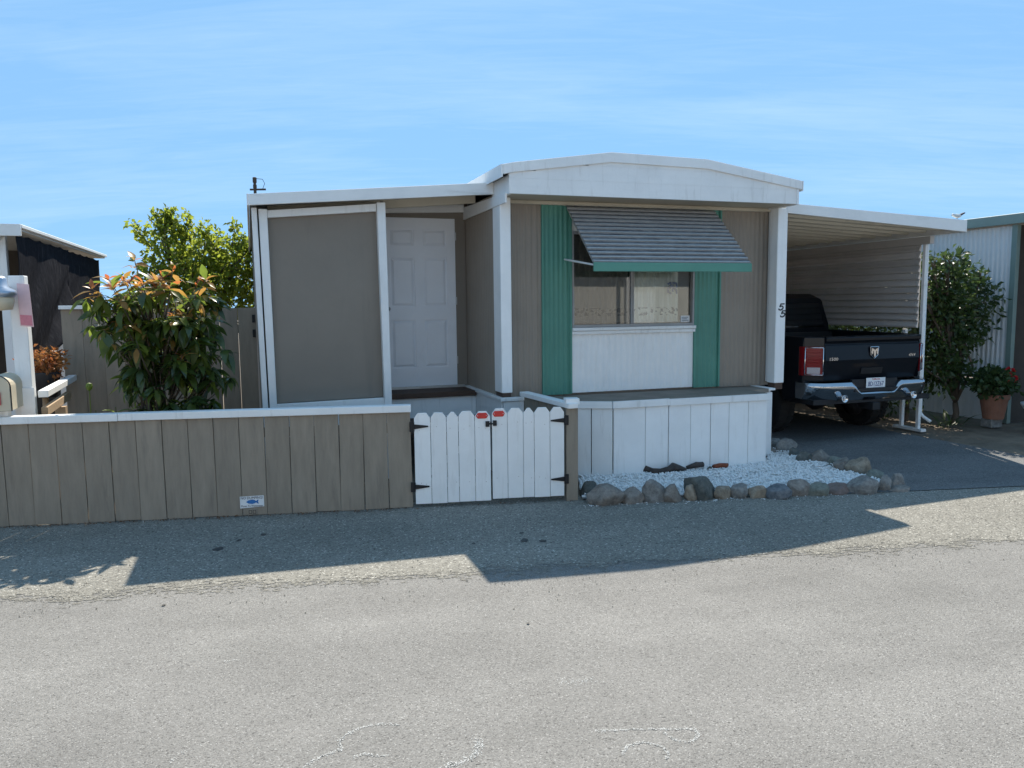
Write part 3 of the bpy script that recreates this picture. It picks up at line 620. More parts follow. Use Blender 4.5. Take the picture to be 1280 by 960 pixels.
for y in (8.3, 9.2, 10.1):
    m = MB(); m.hexa([(.2, y, zr(.2)-.14), (2.39, y, zr(2.39)-.14), (2.39, y+.04, zr(2.39)-.14), (.2, y+.04, zr(.2)-.14), (.2, y, zr(.2)-.052), (2.39, y, zr(2.39)-.052), (2.39, y+.04, zr(2.39)-.052), (.2, y+.04, zr(.2)-.052)]); m.build('rafter', M['soffit'], porch)
def lean_post(x0, x1, xb0, xb1, y0, y1, z0, z1, mt='white'):
    m = MB(); m.hexa([(xb0, y0, z0), (xb1, y0, z0), (xb1, y1, z0), (xb0, y1, z0), (x0, y0, z1), (x1, y0, z1), (x1, y1, z1), (x0, y1, z1)]); return m.build('post', M[mt], porch, bevel=.004)
lean_post(.042, .092, .075, .128, 7.86, 7.93, 0.0, 2.742)
lean_post(.106, .186, .135, .203, 7.88, 7.96, .60, 2.735)
lean_post(1.24, 1.325, 1.268, 1.34, 7.87, 7.96, .60, 2.83)
m = MB(); m.hexa([(.19, 7.965, .84), (1.27, 7.965, .855), (1.27, 7.99, .855), (.19, 7.99, .84), (.18, 7.965, 2.67), (1.30, 7.965, 2.80), (1.30, 7.99, 2.80), (.18, 7.99, 2.67)]); m.build('wall_panel', M['grey_panel'], porch)
m = MB(); m.hexa([(.188, 7.905, 2.655), (1.238, 7.905, 2.745), (1.238, 7.962, 2.745), (.188, 7.962, 2.655), (.188, 7.905, 2.725), (1.238, 7.905, 2.82), (1.238, 7.962, 2.82), (.188, 7.962, 2.725)]); m.build('header', M['white'], porch, bevel=.003)
m = MB(); m.hexa([(.14, 7.90, .50), (1.36, 7.90, .50), (1.36, 7.955, .50), (.14, 7.955, .50), (.14, 7.90, .835), (1.265, 7.90, .85), (1.265, 7.955, .85), (.14, 7.955, .835)]); m.build('skirt', M['white'], porch, bevel=.003)
m = MB(); m.box(1.272, 1.36, 7.885, 7.965, .0, .597); m.build('post_foot', M['white'], porch)
m = MB(); m.box(.06, .085, 7.94, 15, .0, 2.76); m.build('side_wall', M['grey_panel'], porch)
m = MB(); m.box(1.30, 1.325, 7.99, 8.86, .5, 2.86); m.build('side_wall', M['grey_panel'], porch)
# recessed wall round the door
yd = 8.88
m = MB(); m.box(2.305, 2.425, yd, yd+.05, .60, 2.80); m.build('wall_panel', M['grey_panel'], porch)
m = MB(); m.box(.09, 1.42, yd, yd+.05, .60, 2.80); m.build('wall_panel', M['grey_panel'], porch)
m = MB(); m.box(.09, 2.425, yd, yd+.05, 2.802, 2.98); m.build('wall_panel', M['grey_panel'], porch)
m = MB(); m.hexa([(1.33, yd-.06, 2.835), (2.40, yd-.06, 2.87), (2.40, yd-.005, 2.87), (1.33, yd-.005, 2.835), (1.33, yd-.06, 2.90), (2.40, yd-.06, 2.96), (2.40, yd-.005, 2.96), (1.33, yd-.005, 2.90)]); m.build('header', M['white'], porch, bevel=.003)
# door slab with sunk panels
dx0, dx1, dz0, dz1 = 1.425, 2.30, .85, 2.798
m = MB(); m.box(dx0, dx1, yd+.012, yd+.045, dz0, dz1); door = m.build('door', M['door'], porch)
cw = (dx1-dx0); st_ = .105; mw = .10
cx = [(dx0+st_, dx0+cw/2-mw/2), (dx0+cw/2+mw/2, dx1-st_)]
rz_ = [(dz0+.22, dz0+.78), (dz0+.93, dz0+1.50), (dz0+1.62, dz0+1.82)]
fr = MB(); f_ = yd-.004
fr.box(dx0, dx0+st_, f_, yd+.012, dz0, dz1); fr.box(dx1-st_, dx1, f_, yd+.012, dz0, dz1); fr.box(cx[0][1], cx[1][0], f_, yd+.012, dz0, dz1)
lv = [dz0] + [v for r in rz_ for v in r] + [dz1]
for k in range(0, 8, 2):
    for a, b in cx: fr.box(a, b, f_, yd+.012, lv[k], lv[k+1])
fr.build('door_frame', M['door'], door)
for a, b in cx:
    for z0, z1 in rz_:
        m = MB(); m.hexa([(a+.012, yd+.0115, z0+.012), (b-.012, yd+.0115, z0+.012), (b-.012, yd+.0115, z1-.012), (a+.012, yd+.0115, z1-.012), (a+.04, yd-.003, z0+.04), (b-.04, yd-.003, z0+.04), (b-.04, yd-.003, z1-.04), (a+.04, yd-.003, z1-.04)])
        m.build('door_panel', M['door'], door)
for z in (1.1, 1.8, 2.55):
    m = MB(); m.box(2.296, 2.312, yd-.012, yd, z, z+.09); m.build('hinge', M['alu'], door)
m = MB(); m.lathe([(0, 0), (.03, -.002), (.03, -.012), (.014, -.018), (.014, -.035), (.028, -.045), (.028, -.062), (0, -.07)], (1.485, yd-.004, 1.76), 14, 'y'); m.build('door_knob', M['alu'], door, smooth=True)
m = MB(); m.box(1.40, 2.38, yd-.05, yd+.01, .825, .848); m.build('threshold', M['alu'], porch)
m = MB(); m.box(1.345, 2.40, 8.40, yd-.055, .765, .822); m.build('step_tread', M['wood'], porch, bevel=.006)
m = MB(); m.box(1.37, 2.40, 8.44, 8.47, .50, .762); m.build('step_riser', M['white'], porch)
for k in range(7):
    y = 7.62+k*.118; m = MB(); m.box(1.365, 2.40, y, y+.112, .50, .54); m.build('landing_board', M['wood'], porch, bevel=.003)

# ------------------------------------------------------------------ carport
carp = thing('carport', 'white metal carport roof with brown slatted side screen over the truck', 'carport', (8.5, 8.1, 0))
def zc(x): return 2.918 - (x-5.89)/(8.6-5.89)*.128
CX0, CX1, CY0, CY1 = 5.875, 8.60, 7.50, 15.5
m = MB(); m.hexa([(CX0, CY0+.03, zc(CX0)-.04), (CX1-.02, CY0+.03, zc(CX1)-.04), (CX1-.02, CY1, zc(CX1)-.04), (CX0, CY1, zc(CX0)-.04), (CX0, CY0+.03, zc(CX0)-.015), (CX1-.02, CY0+.03, zc(CX1)-.015), (CX1-.02, CY1, zc(CX1)-.015), (CX0, CY1, zc(CX0)-.015)]); cr_ = m.build('roof', M['roofwhite'], carp)
npan = 27
for i in range(npan):                   # roof pans run across, seams hang down
    y0 = CY0+.035+i*(CY1-CY0-.04)/npan; y1 = CY0+.035+(i+1)*(CY1-CY0-.04)/npan-.004
    w = y1-y0; prof = [(y0, -.041), (y0, -.095), (y0+.02, -.105), (y0+.04, -.075), (y0+w*.33, -.075), (y0+w*.36, -.06), (y0+w*.64, -.06), (y0+w*.67, -.075), (y1-.04, -.075), (y1-.02, -.105), (y1, -.095), (y1, -.041)]
    m = MB(); n = len(prof); m.add([(CX0+.005, y, zc(CX0)+z) for y, z in prof] + [(CX1-.025, y, zc(CX1)+z) for y, z in prof], [tuple(range(n)), tuple(range(2*n-1, n-1, -1))] + [(k, k+n, (k+1) % n+n, (k+1) % n) for k in range(n)])
    m.build('roof_pan', M['under'], cr_)
m = MB(); m.hexa([(CX0, CY0, zc(CX0)-.112), (CX1+.012, CY0, zc(CX1)-.148), (CX1+.012, CY0+.028, zc(CX1)-.148), (CX0, CY0+.028, zc(CX0)-.112), (CX0, CY0, zc(CX0)), (CX1+.012, CY0, zc(CX1)), (CX1+.012, CY0+.028, zc(CX1)), (CX0, CY0+.028, zc(CX0))]); m.build('fascia', M['white_metal'], cr_, bevel=.004)
m = MB(); m.box(CX1-.015, CX1+.012, CY0+.03, CY1, zc(CX1)-.148, zc(CX1)); m.build('gutter', M['white_metal'], cr_, bevel=.004)
m = MB(); m.box(8.50, 8.57, 7.95, CY1-.2, 2.53, 2.63); m.build('beam', M['siding'], carp)
def cpost(x, y, z1=2.528): m = MB(); m.box(x, x+.048, y, y+.048, .05, z1); return m.build('post', M['white_metal'], carp, bevel=.004)
cpost(8.535, 8.05); cpost(8.535, 8.33, 1.40); cpost(8.535, 11.2); cpost(8.535, 14.6)
m = MB(); m.box(8.52, 8.61, 7.98, 8.47, .012, .05); m.build('post_foot', M['white_metal'], carp, bevel=.004)
m = MB(); m.tube([(8.607, 8.09, 2.64), (8.607, 8.09, .27), (8.62, 8.05, .21), (8.66, 7.96, .15)], .022, 10); m.build('downspout', M['white_metal'], carp, smooth=True)
nsl = 12; sh = (2.53-1.42)/nsl
for i in range(nsl):                    # horizontal siding pieces
    z0 = 1.42+i*sh; X = 8.522
    prof = [(X, z0), (X-.022, z0+.006), (X-.028, z0+.022), (X-.006, z0+sh*.62), (X-.002, z0+sh-.012), (X+.008, z0+sh-.001), (X+.012, z0+sh-.001), (X+.012, z0)]
    m = MB(); e = random.uniform(-.006, .006); n = len(prof)
    m.add([(x, 8.115, z) for x, z in prof]+[(x, CY1-.3, z+e) for x, z in prof], [tuple(range(n)), tuple(range(2*n-1, n-1, -1))]+[(k, k+n, (k+1) % n+n, (k+1) % n) for k in range(n)])
    m.build('siding_strip', M['siding'], carp)
for z in np.linspace(1.47, 2.48, 12):
    m = MB(); m.box(8.49, 8.50, 8.14, 8.15, z, z+.02); m.build('fixing_clip', M['alu'], carp)

# ------------------------------------------------------------------ front fence, gate, sign
FX, FY = 0.05, 6.76
fence = thing('front_fence', 'low taupe board fence with white cap along the road', 'fence', (FX-2, FY, 0), AF)
n_b = 34; bw = .2085
for i in range(n_b):
    x1 = FX-.005-i*bw; x0 = x1-bw+.0045
    t = random.uniform(-.0045, .0045); dy = random.uniform(0, .010); zb_ = .001+random.uniform(0, .008)
    m = MB(); m.hexa([(x0+t, FY+dy, zb_), (x1+t, FY+dy, zb_), (x1+t, FY+.02+dy, zb_), (x0+t, FY+.02+dy, zb_), (x0-t, FY+dy, .862), (x1-t, FY+dy, .862), (x1-t, FY+.02+dy, .862), (x0-t, FY+.02+dy, .862)])
    m.build('board', M['fence'], fence, bevel=.0025)
for x0, x1, z in ((FX-2.42, FX+.0, .866), (FX-4.86, FX-2.424, .864), (FX-7.1, FX-4.864, .866)):
    m = MB(); m.box(x0, x1, FY-.028, FY+.075, z, z+.062); m.build('cap_rail', M['white'], fence, bevel=.004)
m = MB(); m.box(FX-7.1, FX-.01, FY+.03, FY+.065, .16, .24); m.box(FX-7.1, FX-.01, FY+.03, FY+.065, .68, .76); m.build('back_rail', M['fence'], fence)
for k in range(4):
    m = MB(); x = FX-.1-k*2.2; m.box(x-.09, x, FY+.07, FY+.16, 0, .86); m.build('post', M['fence'], fence)
def picket_poly(x0, x1, z0, z1, narrow):
    w = x1-x0
    if narrow: return [(x0, z0), (x1, z0), (x1, z1-.05), (x0+w*.62, z1-.004), (x0+w*.38, z1-.004), (x0, z1-.05)]
    return [(x0, z0), (x1, z0), (x1, z1-.045), (x1-.033, z1), (x0+.033, z1), (x0, z1-.045)]
def hinge(parent, x, z, dirn):
    m = MB(); m.box(min(x, x-dirn*.035), max(x, x-dirn*.035), FY-.021, FY-.014, z-.045, z+.045)
    h = m.build('hinge_plate', M['black'], parent, bevel=.002)
    m = MB(); m.prism([(x+dirn*.003, z-.022), (x+dirn*.13, z-.006), (x+dirn*.13, z+.006), (x+dirn*.003, z+.022)], 'y', FY-.020, FY-.0155); m.build('hinge_strap', M['black'], h)
    m = MB(); m.tube([(x+dirn*.001, FY-.02, z-.04), (x+dirn*.001, FY-.02, z+.04)], .007, 8); m.build('hinge_pin', M['black'], h)
def gate_leaf(x0, x1, seams, label, hx, dirn, zlo, refl, grp):
    g = thing('gate_leaf', label, 'gate', ((x0+x1)/2, FY, zlo), AF, grp)
    s = np.array(seams, float); s = (s-s[0])/(s[-1]-s[0]); xs = x0+s*(x1-x0)
    for i in range(5):
        w = xs[i+1]-xs[i]; nar = w < .115
        dz = random.uniform(-.004, .004)
        m = MB(); m.prism(picket_poly(xs[i]+.002, xs[i+1]-.002, zlo+random.uniform(0, .006), zlo+.822+dz, nar), 'y', FY-.012, FY+.006)
        m.build('picket', M['white_clean'], g, bevel=.002)
    for z in (zlo+.14, zlo+.64):
        m = MB(); m.box(x0+.01, x1-.01, FY+.008, FY+.045, z, z+.085); m.build('rail', M['white'], g, bevel=.003)
    m = MB()
    m.hexa([(x0+.03, FY+.009, zlo+.23), (x0+.11, FY+.009, zlo+.23), (x0+.11, FY+.04, zlo+.23), (x0+.03, FY+.04, zlo+.23), (x1-.11, FY+.009, zlo+.635), (x1-.03, FY+.009, zlo+.635), (x1-.03, FY+.04, zlo+.635), (x1-.11, FY+.04, zlo+.635)]); m.build('brace', M['white'], g)
    for i in range(5):
        for z in (zlo+.18, zlo+.68):
            for dx_ in (-.03, .028):
                if random.random() < .35: continue
                m = MB(); m.lathe([(0, FY-.0136), (.0028, FY-.0133), (.0032, FY-.012)], ((xs[i]+xs[i+1])/2+dx_*random.uniform(.6, 1.1), 0, z+random.uniform(-.02, .02)), 6, 'y'); m.build('nail', M['rusty'], g)
    for z in (zlo+.16, zlo+.70): hinge(g, hx, z, dirn)
    cx_, cz_ = refl; w, h = .055, .026
    m = MB(); m.prism([(cx_-w, cz_), (cx_-w+.016, cz_-h), (cx_+w-.016, cz_-h), (cx_+w, cz_), (cx_+w-.016, cz_+h), (cx_-w+.016, cz_+h)], 'y', FY-.022, FY-.0125); rf = m.build('red_reflector', M['red_reflect'], g, bevel=.004)
    m = MB()
    for sx_ in (-.04, .04): m.lathe([(0, FY-.0245), (.004, FY-.0235), (.004, FY-.021)], (cx_+sx_, 0, cz_), 8, 'y')
    m.build('reflector_screw', M['alu'], rf)
    return g
gl = gate_leaf(FX+.022, FX+.70, [185, 288, 388, 463, 566, 666], 'left leaf of white picket gate, beside the long fence', FX+.018, 1, .035, (FX+.625, .815), 'pair of white picket gate leaves')
gr = gate_leaf(FX+.712, FX+1.372, [682, 778, 876, 944, 1043, 1133], 'right leaf of white picket gate, beside the short brown post', FX+1.376, -1, .05, (FX+.775, .828), 'pair of white picket gate leaves')
m = MB(); m.box(FX+.655, FX+.69, FY-.03, FY-.013, .715, .765); m.box(FX+.69, FX+.735, FY-.027, FY-.018, .735, .747); m.build('latch', M['black'], gl, bevel=.002)
m = MB(); m.box(FX+.722, FX+.755, FY-.032, FY-.013, .722, .77); m.build('latch_catch', M['black'], gr, bevel=.002)
ret = thing('return_fence', 'short taupe fence running back from gate post to the deck', 'fence', (FX+1.44, FY, 0), AF)
m = MB(); m.box(FX+1.392, FX+1.50, FY-.01, FY+.08, 0, .885); m.build('post', M['fence'], ret, bevel=.004)
m = MB(); m.box(FX+1.385, FX+1.512, FY-.025, FY+.085, .888, .945); m.build('post_cap', M['white_clean'], ret, bevel=.004)
# boards go back in the home's direction
p0 = HW(2.70, 6.36); p1 = HW(2.62, 7.40)
def to_f(p): c, s = math.cos(-AF), math.sin(-AF); return (p.x*c-p.y*s, p.x*s+p.y*c)
a, b = to_f(p0), to_f(p1)
seg_boards(b, a, 6, .02, .855, .02, 'board', M['fence'], ret, .003)
A_, B_ = Vector(a), Vector(b); u = (B_-A_).normalized(); nn = Vector((-u.y, u.x))
q = [A_-nn*.05-u*.05, B_-nn*.05, B_+nn*.05, A_+nn*.05-u*.05]
m = MB(); m.hexa([(p.x, p.y, .86) for p in q]+[(p.x, p.y, .905) for p in q]); m.build('cap_rail', M['white'], ret, bevel=.004)

def text_mesh(txt, size, ext=.001, shear=0, align='CENTER'):
    c = bpy.data.curves.new('t', 'FONT'); c.body = txt; c.size = size; c.extrude = ext; c.shear = shear; c.align_x = align; c.align_y = 'CENTER'; c.resolution_u = 2
    o = bpy.data.objects.new('t', c); COL.objects.link(o); dg = bpy.context.evaluated_depsgraph_get(); dg.update()
    me = bpy.data.meshes.new_from_object(o.evaluated_get(dg)); bpy.data.objects.remove(o); return me
def add_text(txt, size, name, mt, parent, x, y, z, sx=1, shear=0):
    """text standing on a surface that faces -y in the parent's frame"""
    me = text_mesh(txt, size, .0008, shear); me.materials.clear(); me.materials.append(mt)
    r = parent
    while r.parent is not None: r = r.parent
    ox, oy, oz = OFF[r.name]
    o = bpy.data.objects.new(name, me); COL.objects.link(o); o.parent = parent
    o.location = (x-ox, y-oy, z-oz); o.rotation_euler = (math.pi/2, 0, 0); o.scale = (sx, 1, 1); return o
# fish plaque: about 1.5 m left of the gate
sgx, sgz = FX-1.38, .125
sg = thing('storm_drain_plaque', 'small white plaque with blue fish on the long front fence', 'sign', (sgx, FY-.004, sgz), AF)
m = MB(); m.hexa([(sgx-.10, FY-.006, sgz-.055), (sgx+.10, FY-.006, sgz-.045), (sgx+.10, FY-.001, sgz-.045), (sgx-.10, FY-.001, sgz-.055), (sgx-.10, FY-.006, sgz+.048), (sgx+.10, FY-.006, sgz+.052), (sgx+.10, FY-.001, sgz+.052), (sgx-.10, FY-.001, sgz+.048)]); m.build('plate', M['sign_white'], sg, bevel=.001)
fp = [(-.05, 0), (-.03, .014), (0, .02), (.022, .016), (.034, .006), (.05, .018), (.056, .016), (.05, 0), (.056, -.016), (.05, -.018), (.034, -.006), (.022, -.014), (0, -.019), (-.03, -.014)]
m = MB(); m.prism([(sgx+u, sgz+v) for u, v in fp], 'y', FY-.0075, FY-.0062); m.build('fish', M['sign_blue'], sg)
add_text('NO DUMPING!', .032, 'lettering', M['sign_ink'], sg, sgx, FY-.0072, sgz+.034, .88)
add_text('Flows To Waterways', .024, 'lettering', M['sign_ink'], sg, sgx, FY-.0072, sgz-.036, .88)
tgx, tgz = sgx+.0, sgz-.085
tg = thing('painted_over_plate', 'small plate painted taupe below the fish plaque', 'plate', (tgx, FY-.004, tgz), AF)
m = MB(); m.box(tgx-.045, tgx+.045, FY-.007, FY-.001, tgz-.03, tgz+.025); m.build('plate', M['fence'], tg, bevel=.002)
m = MB()
for x in (-.03, .004):
    m.box(tgx+x, tgx+x+.026, FY-.0085, FY-.0072, tgz-.02, tgz-.016); m.box(tgx+x, tgx+x+.026, FY-.0085, FY-.0072, tgz+.008, tgz+.012); m.box(tgx+x, tgx+x+.004, FY-.0085, FY-.0072, tgz-.0155, tgz+.0075); m.box(tgx+x+.022, tgx+x+.026, FY-.0085, FY-.0072, tgz-.0155, tgz+.0075)
m.build('raised_outline', M['nb_dark'], tg)

# ------------------------------------------------------------------ yard fence behind the shrub
yf = thing('yard_fence', 'tall taupe board fence behind the red-tipped shrub', 'fence', (-1.0, 9.4, 0))
xs = list(np.arange(-1.94, .05, .199)) + [.045]
for i in range(len(xs)-1):
    g = .008 if i in (7, 8) else .0012
    m = MB(); dy = random.uniform(0, .008); m.box(xs[i]+g/2, xs[i+1]-g/2, 9.4+dy, 9.42+dy, .05, 1.79+(.012 if i < 4 else .03)*0); m.build('board', M['fence'], yf, bevel=.0025)
m = MB(); m.box(-1.95, -.9, 9.36, 9.45, 1.795, 1.835); m.build('cap_rail', M['white'], yf, bevel=.003)
m = MB(); m.box(-1.93, .04, 9.43, 9.47, .3, .39); m.box(-1.93, .04, 9.43, 9.47, 1.5, 1.59); m.build('back_rail', M['fence'], yf)
for z in (1.45, 1.62):
    m = MB(); m.box(.005, .038, 9.388, 9.397, z, z+.09); m.build('hinge', M['black'], yf, bevel=.002)

# ------------------------------------------------------------------ foliage helpers
def leaf_mesh(name, L, W, mats, curl=.25, fold=.25):
    mb = MB(); vs = []; fs = []; n = 5
    prof = [0, .55, 1, .85, .5, 0]
    for i in range(n+1):
        t = i/n; y = L*t*(1-.15*curl*t); z = -curl*L*t*t; w = W*.5*prof[i]
        vs += [(-w, y, z+w*fold), (0, y, z), (w, y, z+w*fold)]
    for i in range(n): fs += [(3*i, 3*i+1, 3*i+4, 3*i+3), (3*i+1, 3*i+2, 3*i+5, 3*i+4)]
    mb.add(vs, fs)
    me = bpy.data.meshes.new(name); me.from_pydata(mb.v, [], mb.f); me.materials.append(mats); me.shade_smooth(); return me
def cloud_leaves(P, D, L, W, fold=.3):
    """many small folded leaves: P bases, D directions -> verts, faces"""
    n = len(P); D = D/np.linalg.norm(D, axis=1, keepdims=True)
    r = rng.normal(size=(n, 3)); s = np.cross(D, r); s /= np.linalg.norm(s, axis=1, keepdims=True)+1e-9
    nn = np.cross(s, D)
    L = L*rng.uniform(.65, 1.25, (n, 1)); W = W*rng.uniform(.7, 1.2, (n, 1))
    a = P; b = P+D*L*.5+s*W*.5+nn*W*fold; c = P+D*L-nn*L*.12; d = P+D*L*.5-s*W*.5+nn*W*fold; e = P+D*L*.5
    V = np.stack([a, b, c, d, e], 1).reshape(-1, 3)
    i = np.arange(n)[:, None]*5
    Fq = np.concatenate([i+np.array([[0, 4, 1]]), i+np.array([[4, 2, 1]]), i+np.array([[0, 3, 4]]), i+np.array([[4, 3, 2]])], 0)
    return V, Fq
def np_mesh(name, V, Fq, mt, parent, smooth=False):
    me = bpy.data.meshes.new(name); me.vertices.add(len(V)); me.vertices.foreach_set('co', np.asarray(V, float).ravel())
    me.loops.add(len(Fq)*3); me.loops.foreach_set('vertex_index', np.asarray(Fq, np.int32).ravel())
    me.polygons.add(len(Fq)); me.polygons.foreach_set('loop_start', np.arange(len(Fq), dtype=np.int32)*3)
    me.update(calc_edges=True); me.validate()
    me.materials.append(mt); o = bpy.data.objects.new(name, me); COL.objects.link(o)
    if parent is not None: o.parent = parent
    return o
def clump_points(clumps, n):
    w = np.array([c[3]*c[4]*c[5] for c in clumps])**.75; w /= w.sum(); P = []; D = []
    for c, k in zip(clumps, (w*n).astype(int)):
        u = rng.normal(size=(k, 3)); u /= np.linalg.norm(u, axis=1, keepdims=True)
        r = rng.uniform(.25, 1.06, (k, 1))**.6
        # lumpy surface so that the outline is uneven
        lump = 1+.22*np.sin(u[:, :1]*9+c[0]*7)*np.sin(u[:, 1:2]*8+c[1]*5)+.15*np.sin(u[:, 2:]*13)
        p = u*r*lump*np.array([c[3], c[4], c[5]]); P.append(p+np.array(c[:3])); D.append(u*.7+rng.normal(size=(k, 3))*.7+np.array([0, 0, -.15]))
    return np.concatenate(P), np.concatenate(D)
def wood_tree(name, parent, base, clumps, r0, mt):
    mb = MB(); b = Vector(base); zt = min(c[2] for c in clumps)
    fork = b+Vector((.03, .02, max(.15, (zt-b.z)*.5)))
    mb.tube([b, b.lerp(fork, .5)+Vector((.02, -.01, 0)), fork], [r0, r0*.85, r0*.75], 9)
    for c in clumps:
        e = Vector(c[:3]); mid = fork.lerp(e, .5)+Vector((random.gauss(0, .06), random.gauss(0, .06), .08))
        mb.tube([fork, mid, e, e+Vector((random.gauss(0, .1), random.gauss(0, .1), c[5]*.6))], [r0*.55, r0*.4, r0*.22, r0*.08], 6)
        for k in range(4):
            d = Vector((random.gauss(0, 1)*c[3], random.gauss(0, 1)*c[4], random.gauss(.3, .6)*c[5]))*.6
            mb.tube([mid.lerp(e, random.uniform(.3, 1)), e+d*.5, e+d], [r0*.2, r0*.13, r0*.05], 5)
    return mb.build(name, mt, parent, smooth=True)

# ------------------------------------------------------------------ red-tipped shrub behind the front fence
SB = (-.82, 7.62, 0)
shrub = thing('red_tipped_shrub', 'tall leafy shrub with red new growth behind the front fence', 'shrub', SB)
def make_shrub():
    stems = MB(); tips = []
    for k in range(9):
        a = random.random()*6.28; b0 = Vector((SB[0]+.05*math.cos(a), SB[1]+.05*math.sin(a), 0))
        top = Vector((SB[0]+random.uniform(-.32, .34), SB[1]+random.uniform(-.25, .25), random.uniform(1.6, 1.95)))
        mid = b0.lerp(top, .5)+Vector((random.gauss(0, .06), random.gauss(0, .06), 0))
        stems.tube([b0, mid, top], [.02, .015, .007], 6)
    # rosette tips spread through the crown (offset x, y, z)
    N = 232
    for i in range(N):
        t = random.random()
        if i < 90: z = random.uniform(1.66, 2.12); rr = .49
        elif i < 158: z = random.uniform(1.2, 1.72); rr = .38
        else: z = random.uniform(.5, 1.25); rr = .40
        a = random.random()*6.28; r = rr*math.sqrt(random.random())
        x = SB[0]+r*math.cos(a)*(1.05) + (.0 if z > 1.66 else .09); y = SB[1]+r*math.sin(a)*.8
        if z > 1.72: z -= .35*(r/rr)**2*random.uniform(.3, 1.0)*.7
        tips.append(Vector((x, y, z)))
    tips += [Vector((SB[0]-.13, SB[1]-.1, 2.22)), Vector((SB[0]-.36, SB[1], 2.06)), Vector((SB[0]+.17, SB[1]-.05, 2.15)), Vector((SB[0]+.44, SB[1], 2.05)), Vector((SB[0]+.58, SB[1]-.2, 1.42)), Vector((SB[0]+.6, SB[1]+.1, 1.15)), Vector((SB[0]-.52, SB[1]-.1, 1.9))]
    for t in tips:
        c = Vector((SB[0]+(t.x-SB[0])*.45, SB[1]+(t.y-SB[1])*.45, max(.1, t.z-.32)))
        stems.tube([c, c.lerp(t, .6)+Vector((0, 0, -.03)), t], [.007, .005, .003], 5)
    st = stems.build('stem', M['bark'], shrub, smooth=True)
    kinds = {'d': leaf_mesh('leaf', .18, .066, M['lf_dark'], .45), 'm': leaf_mesh('leaf', .17, .06, M['lf_mid'], .4), 'r': leaf_mesh('leaf', .115, .036, M['lf_red'], .25), 'g': leaf_mesh('leaf', .155, .055, M['lf_gold'], .35)}
    allv = []
    for t in tips:
        young = t.z > 1.97 or (t.z > 1.3 and random.random() < .05)
        n = random.randint(8, 11); a0 = random.random()*6.28
        for k in range(n):
            a = a0+k*2.4+random.gauss(0, .2); inner = k < n*.5
            if young: el = random.uniform(.35, 1.2) if inner else random.uniform(-.3, .5); kd = 'r' if inner and random.random() < .75 else random.choice('gggm')
            else: el = random.uniform(-1.0, .35); kd = random.choice('dddmmmmg' if t.z > 1.5 else 'dddddmm')  # paler and gold leaves higher up: backlight put into the leaf mix
            rot = (Matrix.Rotation(a, 4, 'Z') @ Matrix.Rotation(el, 4, 'X') @ Matrix.Rotation(random.gauss(0, .35), 4, 'Y'))
            p = t + Vector((0, 0, -random.uniform(0, .1)*(k/n)))
            s = random.uniform(.6, 1.25)
            allv.append((kd, p, rot, s))
    # the ones nearest the road show largest
    allv.sort(key=lambda q: (q[1].y - .35*q[1].z))
    singles = allv[::1][:300]; rest = allv[300:]
    ox, oy, oz = SB
    for kd, p, rot, s in singles:
        o = bpy.data.objects.new('leaf', kinds[kd]); COL.objects.link(o); o.parent = shrub
        o.matrix_local = Matrix.Translation(p-Vector(SB)) @ rot @ Matrix.Scale(s, 4)
    for kd, me in kinds.items():
        V = []; Fq = []
        for k2, p, rot, s in rest:
            if k2 != kd: continue
            mtx = Matrix.Translation(p-Vector(SB)) @ rot @ Matrix.Scale(s, 4); n = len(V)
            V += [tuple(mtx @ v.co) for v in me.vertices]; Fq += [tuple(i+n for i in pl.vertices) for pl in me.polygons]
        m2 = bpy.data.meshes.new('foliage'); m2.from_pydata(V, [], Fq); m2.materials.append(me.materials[0]); m2.shade_smooth()
        o = bpy.data.objects.new('foliage', m2); COL.objects.link(o); o.parent = shrub; o['kind'] = 'stuff'
make_shrub()

# weeds peeping over the front fence, left of the shrub
def weed(x, y, h, label, n=7, bloom=False):
    w = thing('weed_plant', label, 'plant', (x, y, 0))
    mb = MB(); mb.tube([(x, y, 0), (x+.02, y, h*.6), (x+.01, y, h)], [.008, .006, .004], 6); mb.build('stem', M['stem_green'], w)
    me = leaf_mesh('leaf', .19, .085, M['weed'], .35)
    for k in range(n):
        a = k*2.4; z = h*random.uniform(.55, .95); o = bpy.data.objects.new('leaf', me); COL.objects.link(o); o.parent = w
        o.matrix_local = Matrix.Translation((0, 0, z)) @ Matrix.Rotation(a, 4, 'Z') @ Matrix.Rotation(random.uniform(-.2, .6), 4, 'X') @ Matrix.Scale(random.uniform(.7, 1.1), 4)
    if bloom:
        mb = MB(); mb.tube([(x-.03, y, h*.7), (x-.03, y, h+.2)], .004, 5); mb.lathe([(0, h+.17), (.022, h+.19), (.03, h+.215), (.022, h+.24), (0, h+.25)], (x-.03, y, 0), 9); mb.build('seed_head', M['weed'], w)
weed(-1.20, 7.62, .92, 'bright green broad-leaved weed left of the shrub', 8)
weed(-1.36, 7.62, .9, 'weed with a round seed head above the fence cap', 6, True)
weed(-1.52, 7.6, .86, 'small pale weed near the white post', 6)

